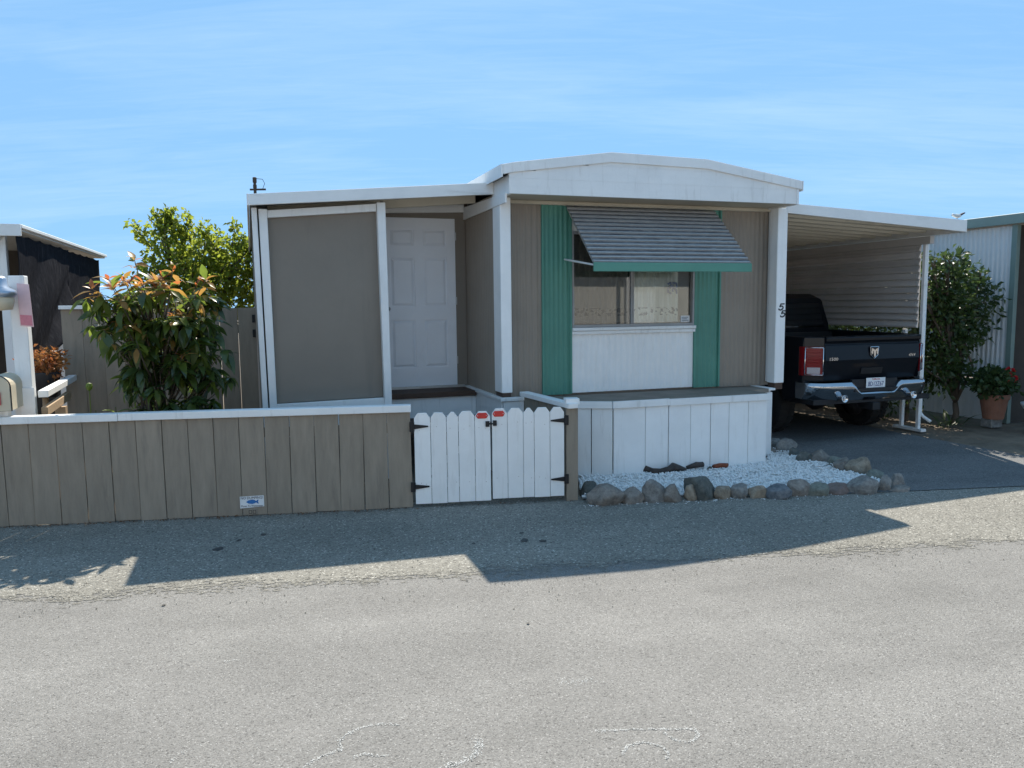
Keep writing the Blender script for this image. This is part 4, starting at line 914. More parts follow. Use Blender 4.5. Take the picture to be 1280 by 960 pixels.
# ------------------------------------------------------------------ lime-green tree behind the yard fence
tb = HW(-1.2, 14.6)
TB = (-.9, 15.0, 0)
tree = thing('fruit_tree', 'sunlit lime-green tree rising behind the yard fence', 'tree', TB)
def at_px(x, y, Y):                     # a point of the home's frame on depth plane Y, used to lay out crowns
    th = math.atan(100/961.0); roll = .011
    F = Vector((0, math.cos(th), -math.sin(th))); R0 = Vector((1, 0, 0)); U0 = R0.cross(F)
    R = math.cos(roll)*R0 - math.sin(roll)*U0; U = math.cos(roll)*U0 + math.sin(roll)*R0
    d = F*961 + R*(x-640) - U*(y-480); hyv = Vector((-math.sin(AH), math.cos(AH), 0)); t = Y/d.dot(hyv)
    p = d*t; return (p.x*math.cos(AH)+p.y*math.sin(AH), Y, CAM_H+p.z)
cl = []
for (px, py, Y, rx, rz) in ((232, 345, 14.6, .62, .55), (272, 348, 15.0, .75, .62), (312, 345, 15.2, .7, .7), (255, 318, 14.9, .55, .42), (208, 318, 14.5, .32, .42), (295, 330, 14.7, .45, .5), (205, 290, 14.6, .30, .34), (262, 300, 15.0, .28, .32), (230, 312, 15.4, .42, .42), (185, 350, 14.4, .35, .4), (345, 350, 15.4, .8, .7), (212, 272, 14.7, .16, .22), (215, 372, 14.3, .6, .5), (270, 375, 14.4, .7, .5)):
    p = at_px(px, py, Y); cl.append((*p, rx, rx, rz))
wood_tree('trunk', tree, TB, cl, .09, M['bark'])
P, D = clump_points(cl, 7000)
shoots = MB()
for (x0, y0, x1, y1) in ((196, 318, 164, 278), (205, 300, 196, 264), (212, 285, 210, 262), (238, 300, 232, 268), (262, 310, 255, 282), (290, 310, 294, 280), (300, 312, 308, 300), (228, 305, 222, 280)):
    a = np.array(at_px(x0, y0, 14.6)); b = np.array(at_px(x1, y1, 14.6)); t = rng.uniform(0, 1, (95, 1))**.85
    P = np.concatenate([P, a+(b-a)*t+rng.normal(size=(95, 3))*.055]); D = np.concatenate([D, rng.normal(size=(95, 3))]); shoots = MB(); shoots.tube([tuple(a), tuple(b)], [.014, .004], 5); shoots.build('shoot', M['bark'], tree)
V, Fq = cloud_leaves(P, D, .105, .062); np_mesh('crown', V-np.array(TB), Fq, M['tree'], tree)

# ------------------------------------------------------------------ neighbour's awning and shade cloth on the left
nl = thing('neighbour_carport', 'white-edged patio cover at the left edge of the picture', 'carport', (-2.5, 9.4, 0))
zn = 2.69
m = MB(); m.box(-6.5, -2.28, 9.42, 14.5, zn-.06, zn-.01); nr = m.build('roof', M['roofwhite'], nl)
m = MB(); m.box(-6.5, -2.25, 9.385, 9.415, zn-.125, zn); m.build('fascia', M['white_metal'], nr, bevel=.004)
m = MB(); m.box(-2.278, -2.245, 9.42, 14.5, zn-.04, zn+.0); m.build('gutter', M['white_metal'], nr, bevel=.006)
for y in (9.55, 11.9, 14.3):
    m = MB(); m.box(-2.52, -2.44, y, y+.08, 0, zn-.065); m.build('post', M['white'], nl, bevel=.004)
m = MB(); m.box(-6.4, -2.55, 12.6, 12.66, 0, zn-.065); m.build('back_wall', M['nb_dark'], nl)
m = MB(); m.tube([(-2.6, 9.46, zn-.33), (-2.6, 9.46, zn-.08)], .012, 6); m.tube([(-2.6, 9.46, zn-.33), (-2.42, 9.46, zn-.10)], .012, 6); m.build('bracket', M['alu'], nl)
sc_ = thing('shade_cloth', 'wrinkled black shade cloth hanging from the left patio cover', 'shade cloth', (-2.3, 10.5, 0))
def cloth(y0, y1, zb0, zb1, x, amp, ph, name):
    mb = MB(); ny, nz = 60, 36; vs = []; fs = []
    for i in range(ny+1):
        for j in range(nz+1):
            s, t = i/ny, j/nz; y = y0+(y1-y0)*s; zlow = zb0+(zb1-zb0)*s+.10*mnoise.noise((s*7, ph, 0)); z = zn-.09+(zlow-zn+.09)*t
            w = amp*t*(mnoise.noise((s*5+t*3.2+ph, t*1.5, .3)))+.02*mnoise.noise((s*22+t*12, t*3, ph))*t
            sag = .03*math.sin(s*math.pi*5)*(1-t)*.5
            vs.append((x+w, y-.12*t*s, z-abs(sag)))
    for i in range(ny):
        for j in range(nz): a = i*(nz+1)+j; fs.append((a, a+nz+1, a+nz+2, a+1))
    mb.add(vs, fs); o = mb.build(name, M['cloth'], sc_, smooth=True, recalc=False)
    so = o.modifiers.new('thickness', 'SOLIDIFY'); so.thickness = .004
    return o
cloth(9.5, 12.0, 1.05, 1.55, -2.33, .15, 1.7, 'cloth_panel'); cloth(11.95, 14.4, 1.5, 1.6, -2.36, .05, 5.1, 'cloth_panel')

# white post, faded sign, lantern, mailbox, rails at the left edge
wp = thing('white_post', 'weathered white square post at the left edge behind the fence', 'post', (-1.86, 7.62, 0))
m = MB(); m.box(-1.935, -1.815, 7.56, 7.68, .02, 2.085); m.build('shaft', M['white'], wp, bevel=.005)
m = MB(); m.box(-1.95, -1.80, 7.545, 7.558, .02, 1.13); m.build('base_board', M['white'], wp, bevel=.003)
fs_ = thing('faded_sign', 'faded pink notice board hanging on the white post', 'sign', (-1.80, 7.53, 1.7))
m = MB(); m.hexa([(-1.862, 7.535, 1.66), (-1.762, 7.53, 1.65), (-1.762, 7.536, 1.65), (-1.862, 7.541, 1.66), (-1.866, 7.535, 2.02), (-1.776, 7.53, 2.01), (-1.776, 7.536, 2.01), (-1.866, 7.541, 2.02)]); m.build('board', M['sign_pink'], fs_, bevel=.001)
m = MB(); m.hexa([(-1.857, 7.5325, 1.67), (-1.768, 7.5275, 1.66), (-1.768, 7.5285, 1.66), (-1.857, 7.5335, 1.67), (-1.858, 7.5325, 1.755), (-1.771, 7.5275, 1.748), (-1.771, 7.5285, 1.748), (-1.858, 7.5335, 1.755)]); m.build('red_band', M['sign_pinkred'], fs_)
ln = thing('wall_lantern', 'grey metal lantern with flared hood at the left picture edge', 'lantern', (-1.98, 7.42, 1.8))
m = MB(); m.lathe([(0, 2.075), (.06, 2.072), (.075, 2.05), (.085, 1.985), (.135, 1.955), (.14, 1.925), (.12, 1.90)], (-1.98, 7.42, 0), 20); hd = m.build('hood', M['lantern'], ln, smooth=True)
m = MB(); m.lathe([(.115, 1.90), (.118, 1.87), (.10, 1.80), (.0, 1.79)], (-1.98, 7.42, 0), 20); m.build('bowl', M['cream'], ln, smooth=True)
m = MB(); m.tube([(-1.98, 7.45, 1.98), (-1.93, 7.56, 1.98)], .015, 8); m.build('arm', M['lantern'], ln)
mbx = thing('mailbox', 'cream round-topped mailbox with red flag at the left edge', 'mailbox', (-1.98, 7.3, 0))
def mailbox():
    x, w, y0, y1, z0, z1 = -1.985, .098, 7.18, 7.56, .98, 1.17
    prof = [(x-w, z0), (x+w, z0), (x+w, z1)] + [(x+w*math.cos(a), z1+w*math.sin(a)) for a in np.linspace(.15, math.pi-.15, 12)] + [(x-w, z1)]
    m = MB(); m.prism(prof, 'y', y0, y1); m.build('box', M['cream'], mbx)
    pr2 = [(x+(u-x)*1.06, z0+(v-z0)*1.03-.004) for u, v in prof]; m = MB(); m.prism(pr2, 'y', y0+.015, y0+.03); m.build('rim', M['black'], mbx)
    m = MB(); m.box(x-.05, x+.035, y0-.012, y0-.004, 1.10, 1.135); m.box(x+.008, x+.035, y0-.012, y0-.004, 1.03, 1.098); m.build('flag', M['red'], mbx)
    m = MB(); m.box(x-.04, x+.05, y0+.1, y0+.19, 0, z0-.002); m.build('stand', M['white'], mbx)
    m = MB(); m.tube([(x, y0-.001, 1.14), (x, y0-.03, 1.14)], .012, 8); m.build('latch', M['alu'], mbx)
mailbox()
rl = thing('porch_railing', 'white-topped wooden rail between the white post and the yard fence', 'railing', (-1.8, 8.4, 0))
m = MB(); m.hexa([(-1.80, 7.66, 1.03), (-1.72, 7.66, 1.03), (-1.82, 9.36, 1.03), (-1.90, 9.36, 1.03), (-1.80, 7.66, 1.09), (-1.72, 7.66, 1.09), (-1.82, 9.36, 1.09), (-1.90, 9.36, 1.09)]); m.build('top_rail', M['white'], rl, bevel=.004)
m = MB(); m.hexa([(-1.79, 7.69, .86), (-1.74, 7.69, .86), (-1.83, 9.1, .86), (-1.88, 9.1, .86), (-1.79, 7.69, .94), (-1.74, 7.69, .94), (-1.83, 9.1, .94), (-1.88, 9.1, .94)]); m.build('lower_rail', M['rawwood'], rl, bevel=.004)
m = MB(); m.box(-1.84, -1.75, 8.4, 8.49, 0, .855); m.build('post', M['rawwood'], rl)
pp = thing('rusty_potted_plant', 'dark pot with rusty orange foliage under the shade cloth', 'potted plant', (-2.02, 8.9, 0))
m = MB(); m.lathe([(0, .02), (.12, .02), (.15, .3), (0, .3)], (-2.05, 9.0, 0), 16); m.build('stand_base', M['pot_dark'], pp, smooth=True)
m = MB(); m.lathe([(0, .9), (.11, .9), (.16, 1.14), (.165, 1.16), (.14, 1.16), (0, 1.13)], (-2.05, 9.0, 0), 18); pot = m.build('pot', M['pot_dark'], pp, smooth=True)
m = MB(); m.tube([(-2.05, 9.0, .3), (-2.05, 9.0, .9)], .03, 8); m.build('stand', M['rawwood'], pp)
P, D = clump_points([(-2.05, 9.0, 1.28, .2, .2, .13), (-1.96, 8.93, 1.2, .1, .1, .16)], 620); V, Fq = cloud_leaves(P, D, .06, .03); np_mesh('foliage', V-np.array((-2.02, 8.9, 0)), Fq, M['succ'], pp)

# ------------------------------------------------------------------ rocks, gravel, driftwood
def rock_obj(px0, px1, ptop, pbot, kind, label, flat=1.0, seed=0, lift=0):
    a = px_ground((px0+px1)/2, pbot); dist = a.y; w = (px1-px0)*dist/961*1.03; h = (pbot-ptop)*dist/961*1.0*flat
    bm = bmesh.new(); bmesh.ops.create_icosphere(bm, subdivisions=4, radius=1)
    dep = w*random.uniform(.62, .85); rr = random.Random(seed*17)
    cuts = []
    for k in range(11):
        n = Vector((rr.gauss(0, 1), rr.gauss(0, 1), rr.gauss(.2, .8))).normalized(); cuts.append((n, rr.uniform(.60, .88)))
    for v in bm.verts:
        n = v.co.normalized(); c = n*(1+.16*mnoise.noise(n*1.0+Vector((seed*3.1, seed, 0)))+.10*mnoise.noise(n*2.2+Vector((seed, 5, seed))))
        for pn, d in cuts:
            e = c.dot(pn)-d
            if e > 0: c = c-pn*e*.9
        c = c*(1+.045*mnoise.noise(n*5+Vector((0, seed, 2)))+.025*mnoise.noise(n*12+Vector((seed, 0, 2))))
        v.co = Vector((c.x*w*.63, c.y*dep*.60, (max(-.6, c.z)+.5)*h*.84))
    me = bpy.data.meshes.new('rock'); bm.to_mesh(me); bm.free(); me.shade_smooth(); me.materials.append(ROCK[kind])
    o = bpy.data.objects.new('border_rock', me); COL.objects.link(o); o.location = (a.x, a.y+dep*.38, -.012+lift); o.rotation_euler = (random.gauss(0, .06), random.gauss(0, .06), AF+random.gauss(0, .15))
    tag(o, label, 'rock', 'rocks edging the white gravel bed'); return o
front = [(727, 748, 604, 621, 'dark', 'dark rock half hidden against the gate post, first in the border'), (736, 777, 611, 632, 'brown', 'wide brown-grey oval rock, second from the gate post'),
 (778, 807, 612, 630, 'brown', 'brown rounded rock, third from the gate post in the front row'), (806, 832, 603, 629, 'grey', 'tall egg-shaped grey rock, fourth from the gate post'),
 (830, 853, 608, 628, 'brown', 'small brown rock between the egg-shaped rock and the tan one'), (857, 872, 607, 626, 'tan', 'small tan rock leaning against the big dark boulder'),
 (858, 895, 597, 625, 'dark', 'largest dark greenish boulder of the front rock border'), (894, 918, 608, 624, 'tan', 'tan rounded rock just right of the big dark boulder'),
 (916, 937, 607, 623, 'grey', 'grey round rock between two tan rocks in the front row'), (937, 960, 608, 623, 'tan', 'yellowish tan blocky rock left of the blue-grey one'),
 (960, 993, 608, 624, 'blue', 'long angular blue-grey rock in the front row'), (986, 1013, 601, 620, 'brown', 'peaked brown striped rock right of the blue-grey one'),
 (1012, 1037, 605, 620, 'green', 'greenish grey rock left of the flat reddish slab'), (1035, 1067, 607, 618, 'red', 'flat reddish brown slab-like rock in the front row'),
 (1064, 1100, 600, 618, 'grey', 'large smooth pinkish grey rock near the driveway corner'), (1099, 1116, 597, 614, 'grey', 'upright grey rock just right of the large smooth one'),
 (1115, 1133, 593, 611, 'grey', 'grey rock at the driveway corner end of the border'), (1112, 1141, 609, 615, 'brown', 'thin flat stone lying at the very right end of the border')]
back = [(958, 976, 550, 563, 'grey', 'grey rock touching the white house skirt beside the driveway'), (975, 995, 553, 567, 'grey', 'rounded grey rock second from the house skirt along the driveway'),
 (989, 1001, 563, 572, 'dark', 'small dark rock third from the house skirt along the driveway'), (1000, 1016, 569, 580, 'dark', 'dark low rock fourth from the house skirt along the driveway'),
 (1015, 1038, 568, 580, 'brown', 'brown rock at the middle of the driveway side of the bed'), (1037, 1051, 573, 584, 'green', 'small pale green rock between two brown driveway-side rocks'),
 (1048, 1068, 575, 590, 'brown', 'brown-grey rounded rock second from last on the driveway side'), (1064, 1092, 578, 593, 'tan', 'large tan-grey rock on the driveway side of the bed'),
 (1087, 1105, 591, 599, 'green', 'low greenish rock where both rock rows nearly meet'), (959, 968, 561, 568, 'brown', 'tiny brown stone at the corner of the deck skirt')]
for i, r in enumerate(front): rock_obj(*r[:5], r[5], seed=i+1)
for i, r in enumerate(back): rock_obj(r[0]-1.5, r[1]+1.5, r[2]-2.5, *r[3:5], r[5], seed=i+31)
def in_poly(x, y, P):
    c = False
    for i in range(len(P)):
        (x1, y1), (x2, y2) = P[i], P[i-1]
        if (y1 > y) != (y2 > y) and x < (x2-x1)*(y-y1)/(y2-y1)+x1: c = not c
    return c
GP = [px_ground(*p) for p in ((722, 596), (768, 592), (958, 577), (962, 560), (985, 566), (1016, 577), (1050, 588), (1085, 598), (1108, 606), (1060, 615), (900, 620), (728, 626))]
GP2 = [(p.x, p.y) for p in GP]
gb = MB(); gb.add([(x, y, .022) for x, y in GP2], [tuple(range(len(GP2)))])
o = gb.build('gravel_bed', M['gravel_base'], recalc=False); structure(o)
def gravel():
    base = bmesh.new(); bmesh.ops.create_icosphere(base, subdivisions=1, radius=1); bv = np.array([v.co[:] for v in base.verts]); bf = np.array([[v.index for v in f.verts] for f in base.faces]); base.free()
    xs_ = [p[0] for p in GP2]; ys_ = [p[1] for p in GP2]; V = []; Fq = []; n = 0; k = 0
    while k < 7600:
        x = random.uniform(min(xs_), max(xs_)); y = random.uniform(min(ys_), max(ys_))
        if not in_poly(x, y, GP2): continue
        r = random.uniform(.006, .0135); sc3 = np.array([r*random.uniform(.8, 1.5), r*random.uniform(.8, 1.4), r*random.uniform(.6, 1.0)])
        rot = np.array(Matrix.Rotation(random.random()*6.28, 3, 'Z') @ Matrix.Rotation(random.gauss(0, .5), 3, 'X'))
        z = .024+random.random()*.014+.012*mnoise.noise((x*2.5, y*2.5, 0))
        v = (bv*(1+rng.uniform(-.22, .22, (len(bv), 1)))*sc3) @ rot.T + np.array([x, y, z]); V.append(v); Fq.append(bf+n); n += len(bv); k += 1
    o = np_mesh('white_gravel', np.concatenate(V), np.concatenate(Fq), M['gravel'], None)
    tag(o, 'bright white gravel filling the bed in front of the deck', 'gravel', kind='stuff')
gravel()
def log(pts, rad, name, label, mt, cat):
    P = [px_ground(x, y)+Vector((0, 0, z)) for x, y, z in pts]; b = P[0].copy(); b.z = 0
    m = MB(); m.tube([p-b for p in P], rad, 10); bm = None
    m.map(lambda x, y, z: (x+.012*mnoise.noise((x*30, y*30, z*30)), y+.012*mnoise.noise((x*30+9, y*30, z*30)), z+.014*mnoise.noise((x*28, y*28+5, z*28))))
    o = m.build(name, mt, smooth=True); o.location = b; tag(o, label, cat); return o
log([(803, 594, .045), (808, 594, .07), (815, 595, .05), (825, 595, .045), (836, 594, .06), (842, 593, .085), (848, 593, .065), (857, 592, .05)], [.018, .034, .03, .028, .034, .042, .034, .014], 'driftwood', 'long twisted dark driftwood log on the white gravel', M['drift'], 'driftwood')
log([(858, 590, .05), (864, 590, .06), (871, 590, .075), (878, 589, .075)], [.018, .028, .032, .026], 'driftwood', 'short dark driftwood piece right of the twisted log', M['drift'], 'driftwood')
log([(892, 589, .05), (899, 588, .055), (905, 588, .055), (910, 588, .06)], [.022, .027, .027, .022], 'broken_brick', 'reddish brown broken brick against the deck skirt', M['brick'], 'brick')
log([(884, 590, .04), (887, 590, .045), (890, 589, .04)], [.012, .02, .012], 'small_stone', 'little dark stone beside the broken brick', ROCK['dark'], 'stone')

# ------------------------------------------------------------------ pickup truck
TX, TY = 7.52, 7.72
truck = thing('pickup_truck', 'dark pickup truck backed into view under the carport', 'truck', (TX, TY, 0))
def T(mb): return mb.map(lambda x, y, z: (TX+x, TY+y, z))
def arch(yc, r, n=9, z0=.55): return [(yc+r*math.cos(a), .41+r*math.sin(a)) for a in np.linspace(math.pi-.2, .2, n)]
W2 = .955
side = [(.275, .60), (.275, 1.30), (.30, 1.345), (1.86, 1.36), (5.1, 1.20), (5.55, 1.08), (5.66, .85), (5.66, .5)] + [(4.72+.52*math.cos(a), .42+.5*math.sin(a)) for a in np.linspace(.15, math.pi-.15, 9)] + [(4.0, .42), (1.9, .42)] + [(1.16+.52*math.cos(a), .42+.5*math.sin(a)) for a in np.linspace(.15, math.pi-.15, 9)]
for s in (-1, 1):
    m = MB(); x0, x1 = sorted((s*W2, s*(W2-.11))); m.prism(side, 'x', x0, x1); T(m).build('body_side', M['paint'], truck, bevel=.03, seg=3, smooth=True)
m = MB(); m.box(-.84, .84, .30, 5.5, .48, .78); T(m).build('underbody', M['black_plastic'], truck)
m = MB(); m.box(-.84, .84, 1.82, 1.88, .78, 1.33); m.box(-.84, .84, .2, 1.8, .785, .80); T(m).build('bed_lining', M['black_plastic'], truck)
m = MB(); m.prism([(3.75, .5), (5.6, .5), (5.6, 1.02), (5.35, 1.16), (3.75, 1.30)], 'x', -.84, .84); T(m).build('bonnet', M['paint'], truck, bevel=.04, seg=2, smooth=True)
# cab: rounded shell lofted over stations along its length
def cab_section(y, wb, wt, zb, zt_):
    pts = []
    for s, ph in ((1, 0), (-1, 1)):
        arc = [(wt-.10+.10*math.sin(a), zt_-.11+.11*math.cos(a)) for a in np.linspace(0, math.pi/2-.1, 5)]
        half = [(x, z) for x, z in arc] + [((wt+wb)/2+.015, (zb+zt_)/2), (wb, zb)]
        pts += [(s*x, y, z) for x, z in (half if s == 1 else half[::-1])]
    return pts
secs = [cab_section(1.90, .93, .70, 1.05, 1.60), cab_section(1.93, .94, .74, 1.05, 1.84), cab_section(2.12, .945, .745, 1.05, 1.905), cab_section(3.1, .945, .745, 1.05, 1.92), cab_section(3.45, .945, .73, 1.05, 1.84), cab_section(4.2, .92, .80, 1.05, 1.28)]
m = MB(); n = len(secs[0]); vs = [p for s in secs for p in s]; fs = []
for i in range(len(secs)-1):
    for k in range(n): fs.append((i*n+k, i*n+(k+1) % n, (i+1)*n+(k+1) % n, (i+1)*n+k))
fs += [tuple(range(n)), tuple((len(secs)-1)*n+k for k in range(n-1, -1, -1))]
m.add(vs, fs); cab = T(m).build('cab', M['paint'], truck, smooth=False)
m = MB(); m.hexa([(-.74, 1.885, 1.40), (.74, 1.885, 1.40), (.74, 1.898, 1.40), (-.74, 1.898, 1.40), (-.64, 1.892, 1.76), (.64, 1.892, 1.76), (.64, 1.925, 1.76), (-.64, 1.925, 1.76)]); T(m).build('rear_window', M['car_glass'], cab, bevel=.01)
for s in (-1, 1):
    for y0, y1 in ((2.25, 3.0), (3.06, 3.7)):
        m = MB(); m.hexa([(s*.945, y0, 1.36), (s*.945, y1, 1.36), (s*.925, y1, 1.36), (s*.925, y0, 1.36), (s*.80, y0, 1.76), (s*.80, y1-.08, 1.76), (s*.77, y1-.08, 1.76), (s*.77, y0, 1.76)]); T(m).build('side_window', M['car_glass'], cab)
    m = MB(); m.box(min(s*.90, s*.962), max(s*.90, s*.962), 3.62, 3.80, 1.38, 1.56); T(m).build('mirror', M['black_plastic'], cab, bevel=.02)
# tailgate
m = MB(); m.prism([(.175, .79), (.145, .90), (.12, 1.0), (.105, 1.05), (.118, 1.235), (.135, 1.25), (.125, 1.275), (.09, 1.29), (.085, 1.335), (.12, 1.35), (.19, 1.35), (.19, .79)], 'x', -.755, .755); tgt = T(m).build('tailgate', M['paint'], truck, bevel=.006, smooth=False)
m = MB(); m.hexa([(-.17, .140, .86), (.17, .140, .86), (.17, .16, .86), (-.17, .16, .86), (-.17, .120, .94), (.17, .120, .94), (.17, .15, .94), (-.17, .15, .94)]); T(m).build('tailgate_recess', M['black_plastic'], tgt)
# shield badge with a horned head
m = MB(); m.prism([(-.062, 1.20), (-.05, 1.105), (0, 1.065), (.05, 1.105), (.062, 1.20)], 'y', .092, .1045); bd = T(m).build('shield_badge', M['black'], tgt, bevel=.002)
hd = [(-.05, 1.192), (-.018, 1.180), (0, 1.165), (.018, 1.180), (.05, 1.192), (.052, 1.135), (.04, 1.11), (.028, 1.125), (.034, 1.15), (.022, 1.155), (.014, 1.12), (.010, 1.085), (0, 1.076), (-.010, 1.085), (-.014, 1.12), (-.022, 1.155), (-.034, 1.15), (-.028, 1.125), (-.04, 1.11), (-.052, 1.135)]
m = MB(); m.prism(hd, 'y', .085, .0915); T(m).build('horned_head', M['chrome'], bd)
m = MB(); m.add([], []);
for a, b in zip([(-.066, 1.206), (-.054, 1.10), (0, 1.058), (.054, 1.10), (.066, 1.206)], [(-.054, 1.10), (0, 1.058), (.054, 1.10), (.066, 1.206), (-.066, 1.206)]): m.tube([(a[0], .094, a[1]), (b[0], .094, b[1])], .005, 6)
T(m).build('badge_rim', M['chrome'], bd)
add_text('1500', .055, 'badge_lettering', M['chrome'], tgt, TX-.63, TY+.1035, 1.065, 1.3)
add_text('4X4', .05, 'badge_lettering', M['chrome'], tgt, TX+.62, TY+.1035, 1.085, 1.3, .2)
# tail lamps
for s in (-1, 1):
    m = MB(); m.prism([(s*.757, .125), (s*.945, .272), (s*.945, .40), (s*.757, .40)], 'z', .79, 1.343); T(m).build('rear_corner', M['paint'], truck, bevel=.01, seg=2)
    m = MB(); m.prism([(s*.772, .112), (s*.952, .252), (s*.966, .285), (s*.966, .34), (s*.772, .34)], 'z', .86, 1.225)
    tl = T(m).build('tail_lamp', M['lamp_red'], truck, bevel=.008, seg=2)
    A0 = Vector((s*.772, .112)); B0 = Vector((s*.952, .252)); ud = (B0-A0); un = Vector((ud.y, -ud.x)).normalized(); un = un if un.y < 0 else -un
    def LP(u, off, z): q = A0+ud*u+un*off; return (q.x, q.y, z)
    def lens(name, mt, u0, u1, z0, z1, off):
        m = MB(); m.hexa([LP(u0, off, z0), LP(u1, off, z0), LP(u1, -.004, z0), LP(u0, -.004, z0), LP(u0, off, z1), LP(u1, off, z1), LP(u1, -.004, z1), LP(u0, -.004, z1)]); return T(m).build(name, mt, tl, bevel=.003)
    lens('reverse_lens', M['lamp_clear'], .18, .86, .885, .965, .006)
    for z in np.arange(.985, 1.19, .042): lens('lens_ridge', M['lamp_red'], .12, .90, z, z+.03, .005)
    m = MB(); P4 = [(.03, .872), (.98, .872), (.96, 1.213), (.03, 1.213)]
    for p, q in zip(P4, P4[1:]+P4[:1]): m.tube([LP(p[0], .004, p[1]), LP(q[0], .004, q[1])], .007, 6)
    T(m).build('lamp_surround', M['chrome'], tl, smooth=True)
# bumper
def bow(mb): return mb.map(lambda x, y, z: (x, y+.05*(abs(x)/.96)**2+.14*max(0, (abs(x)-.74)/.225)**2, z))
def strip(poly_top, zb_fn, y0, y1, n=44):
    vs = []; fs = []
    for i in range(n+1):
        x = -.965+1.93*i/n; zt_ = poly_top(x); zb2 = zb_fn(x)
        K = 10
        for k in range(K):
            t = k/(K-1); vs.append((x, y0+.075*abs(1-t)**2.0*1.0+.05*max(0, t-.75)**2*16*.5, zb2+(zt_-zb2)*t))
        vs += [(x, y1, zt_), (x, y1, zb2)]
    K = 12
    for i in range(n):
        for k in range(K): fs.append((i*K+k, i*K+(k+1) % K, (i+1)*K+(k+1) % K, (i+1)*K+k))
    fs += [tuple(range(K)), tuple(n*K+k for k in range(K-1, -1, -1))]
    mb = MB(); mb.add(vs, fs); return mb
def ztop(x):
    a = abs(x)
    return .645 if a < .27 else (.645+(a-.27)/.10*.125 if a < .37 else .77)
def zbot(x): a = abs(x); return .535 if a < .5 else .535+(a-.5)*.06
bp_ = T(bow(strip(ztop, zbot, .0, .2))).build('bumper', M['bumper'], truck, smooth=False)
bp_.data.polygons.foreach_set('use_smooth', [True]*len(bp_.data.polygons))
bp_.data.set_sharp_from_angle(angle=.6)
m = MB(); m.box(-.93, .93, .09, .3, .50, .56); T(m).build('bumper_valance', M['black_plastic'], bp_)
m = MB(); m.box(-.37, .37, .012, .1, .648, .69); T(m).build('step_pad', M['black_plastic'], bp_)
m = MB(); m.box(-.36, .36, .07, .11, .69, .80); T(m).build('plate_recess', M['black_plastic'], bp_)
m = MB(); m.box(-.152, .152, .052, .058, .662, .815); pl_ = T(m).build('licence_plate', M['plate'], bp_, bevel=.002)
add_text('8D12Z67', .082, 'plate_characters', M['plate_blue'], pl_, TX, TY+.0505, .735, .78)
add_text('California', .03, 'plate_lettering', M['plate_red'], pl_, TX, TY+.0505, .798, 1.1)
for s in (-1, 1):
    m = MB(); m.lathe([(.03, .12), (.04, .0), (.046, -.03), (.047, -.05), (.040, -.052), (.036, .04)], (s*.55, .02, .575), 16, 'y'); T(m).build('exhaust_tip', M['chrome'], bp_, smooth=True)
    m = MB(); m.lathe([(0, -.004), (.012, -.003), (.014, .004)], (s*.72, .055, .70), 10, 'y'); T(m).build('parking_sensor', M['black_plastic'], bp_)
m = MB(); m.box(-.06, .06, .02, .3, .40, .50); T(m).build('tow_hitch', M['black_plastic'], truck, bevel=.008)
m = MB(); m.tube([(-.8, 1.16, .42), (-.15, 1.16, .42), (.15, 1.16, .42), (.8, 1.16, .42)], [.05, .06, .06, .05], 10); m.lathe([(0, -.16), (.12, -.12), (.16, 0), (.12, .12), (0, .16)], (0, 1.16, .42), 14, 'y'); T(m).build('rear_axle', M['black_plastic'], truck, smooth=True)
for s in (-1, 1):
    for yw in (1.16, 4.72):
        c = (s*.79, yw, .41)
        m = MB(); m.lathe([(.26, -.13), (.34, -.14), (.395, -.125), (.41, -.09), (.412, 0), (.41, .09), (.395, .125), (.34, .14), (.26, .13)], c, 40, 'x'); wh = T(m).build('wheel', M['rubber'], truck, smooth=True)
        m = MB(); m.lathe([(.0, s*.06), (.06, s*.09), (.10, s*.06), (.20, s*.05), (.255, s*.12), (.265, s*.125), (.265, -s*.10), (.0, -s*.10)], c, 24, 'x'); T(m).build('rim', M['rim'], wh, smooth=True)
        m = MB()
        for k in range(28):
            a = k*2*math.pi/28; u, v = math.cos(a), math.sin(a)
            for xo in (-.07, .07):
                p = Vector((c[0]+xo, c[1]+u*.411, c[2]+v*.411)); t = Vector((0, -v, u))*.03; r_ = Vector((0, u, v))*.006; w_ = Vector((.045, 0, 0))
                m.hexa([p-t-w_-r_, p+t-w_-r_, p+t+w_-r_, p-t+w_-r_, p-t-w_+r_, p+t-w_+r_, p+t+w_+r_, p-t+w_+r_])
        T(m).build('tread', M['rubber'], wh)
    m = MB(); m.box(min(s*.62, s*.92), max(s*.62, s*.92), 1.66, 1.68, .28, .6); T(m).build('mud_flap', M['black_plastic'], truck)

# ------------------------------------------------------------------ right neighbour: corrugated wall, roof, dark porch
nh = thing('neighbour_house', 'white corrugated house with grey-green trim at the right edge', 'house', (10.3, 8.2, 0))
for i in range(8):
    y0 = 8.22+i*.9; r = ribs(y0, y0+.9, .62, 2.83, 0, .075, .022, .55, .05); r.map(lambda a, b, c: (10.3+b+.003*(i % 2), a, c)); r.build('corrugated_sheet', M['nb_white'], nh)
    r = ribs(y0, y0+.9, .0, .60, 0, .15, .012, .5, .05); r.map(lambda a, b, c: (10.315+b, a, c)); r.build('skirt_sheet', M['nb_white'], nh)
m = MB(); m.box(10.27, 10.34, 8.13, 8.215, 0, 2.84); m.build('corner_post', M['nb_green'], nh, bevel=.004)
m = MB(); m.box(10.345, 15, 8.19, 8.24, 0, 2.84); m.build('porch_wall', M['nb_dark'], nh)
m = MB(); m.box(10.24, 15.2, 6.3, 16.0, 2.90, 2.97); rfn = m.build('roof', M['roofwhite'], nh)
m = MB(); m.box(10.2, 10.237, 6.3, 16.0, 2.845, 2.985); m.build('fascia', M['nb_green'], rfn, bevel=.004)
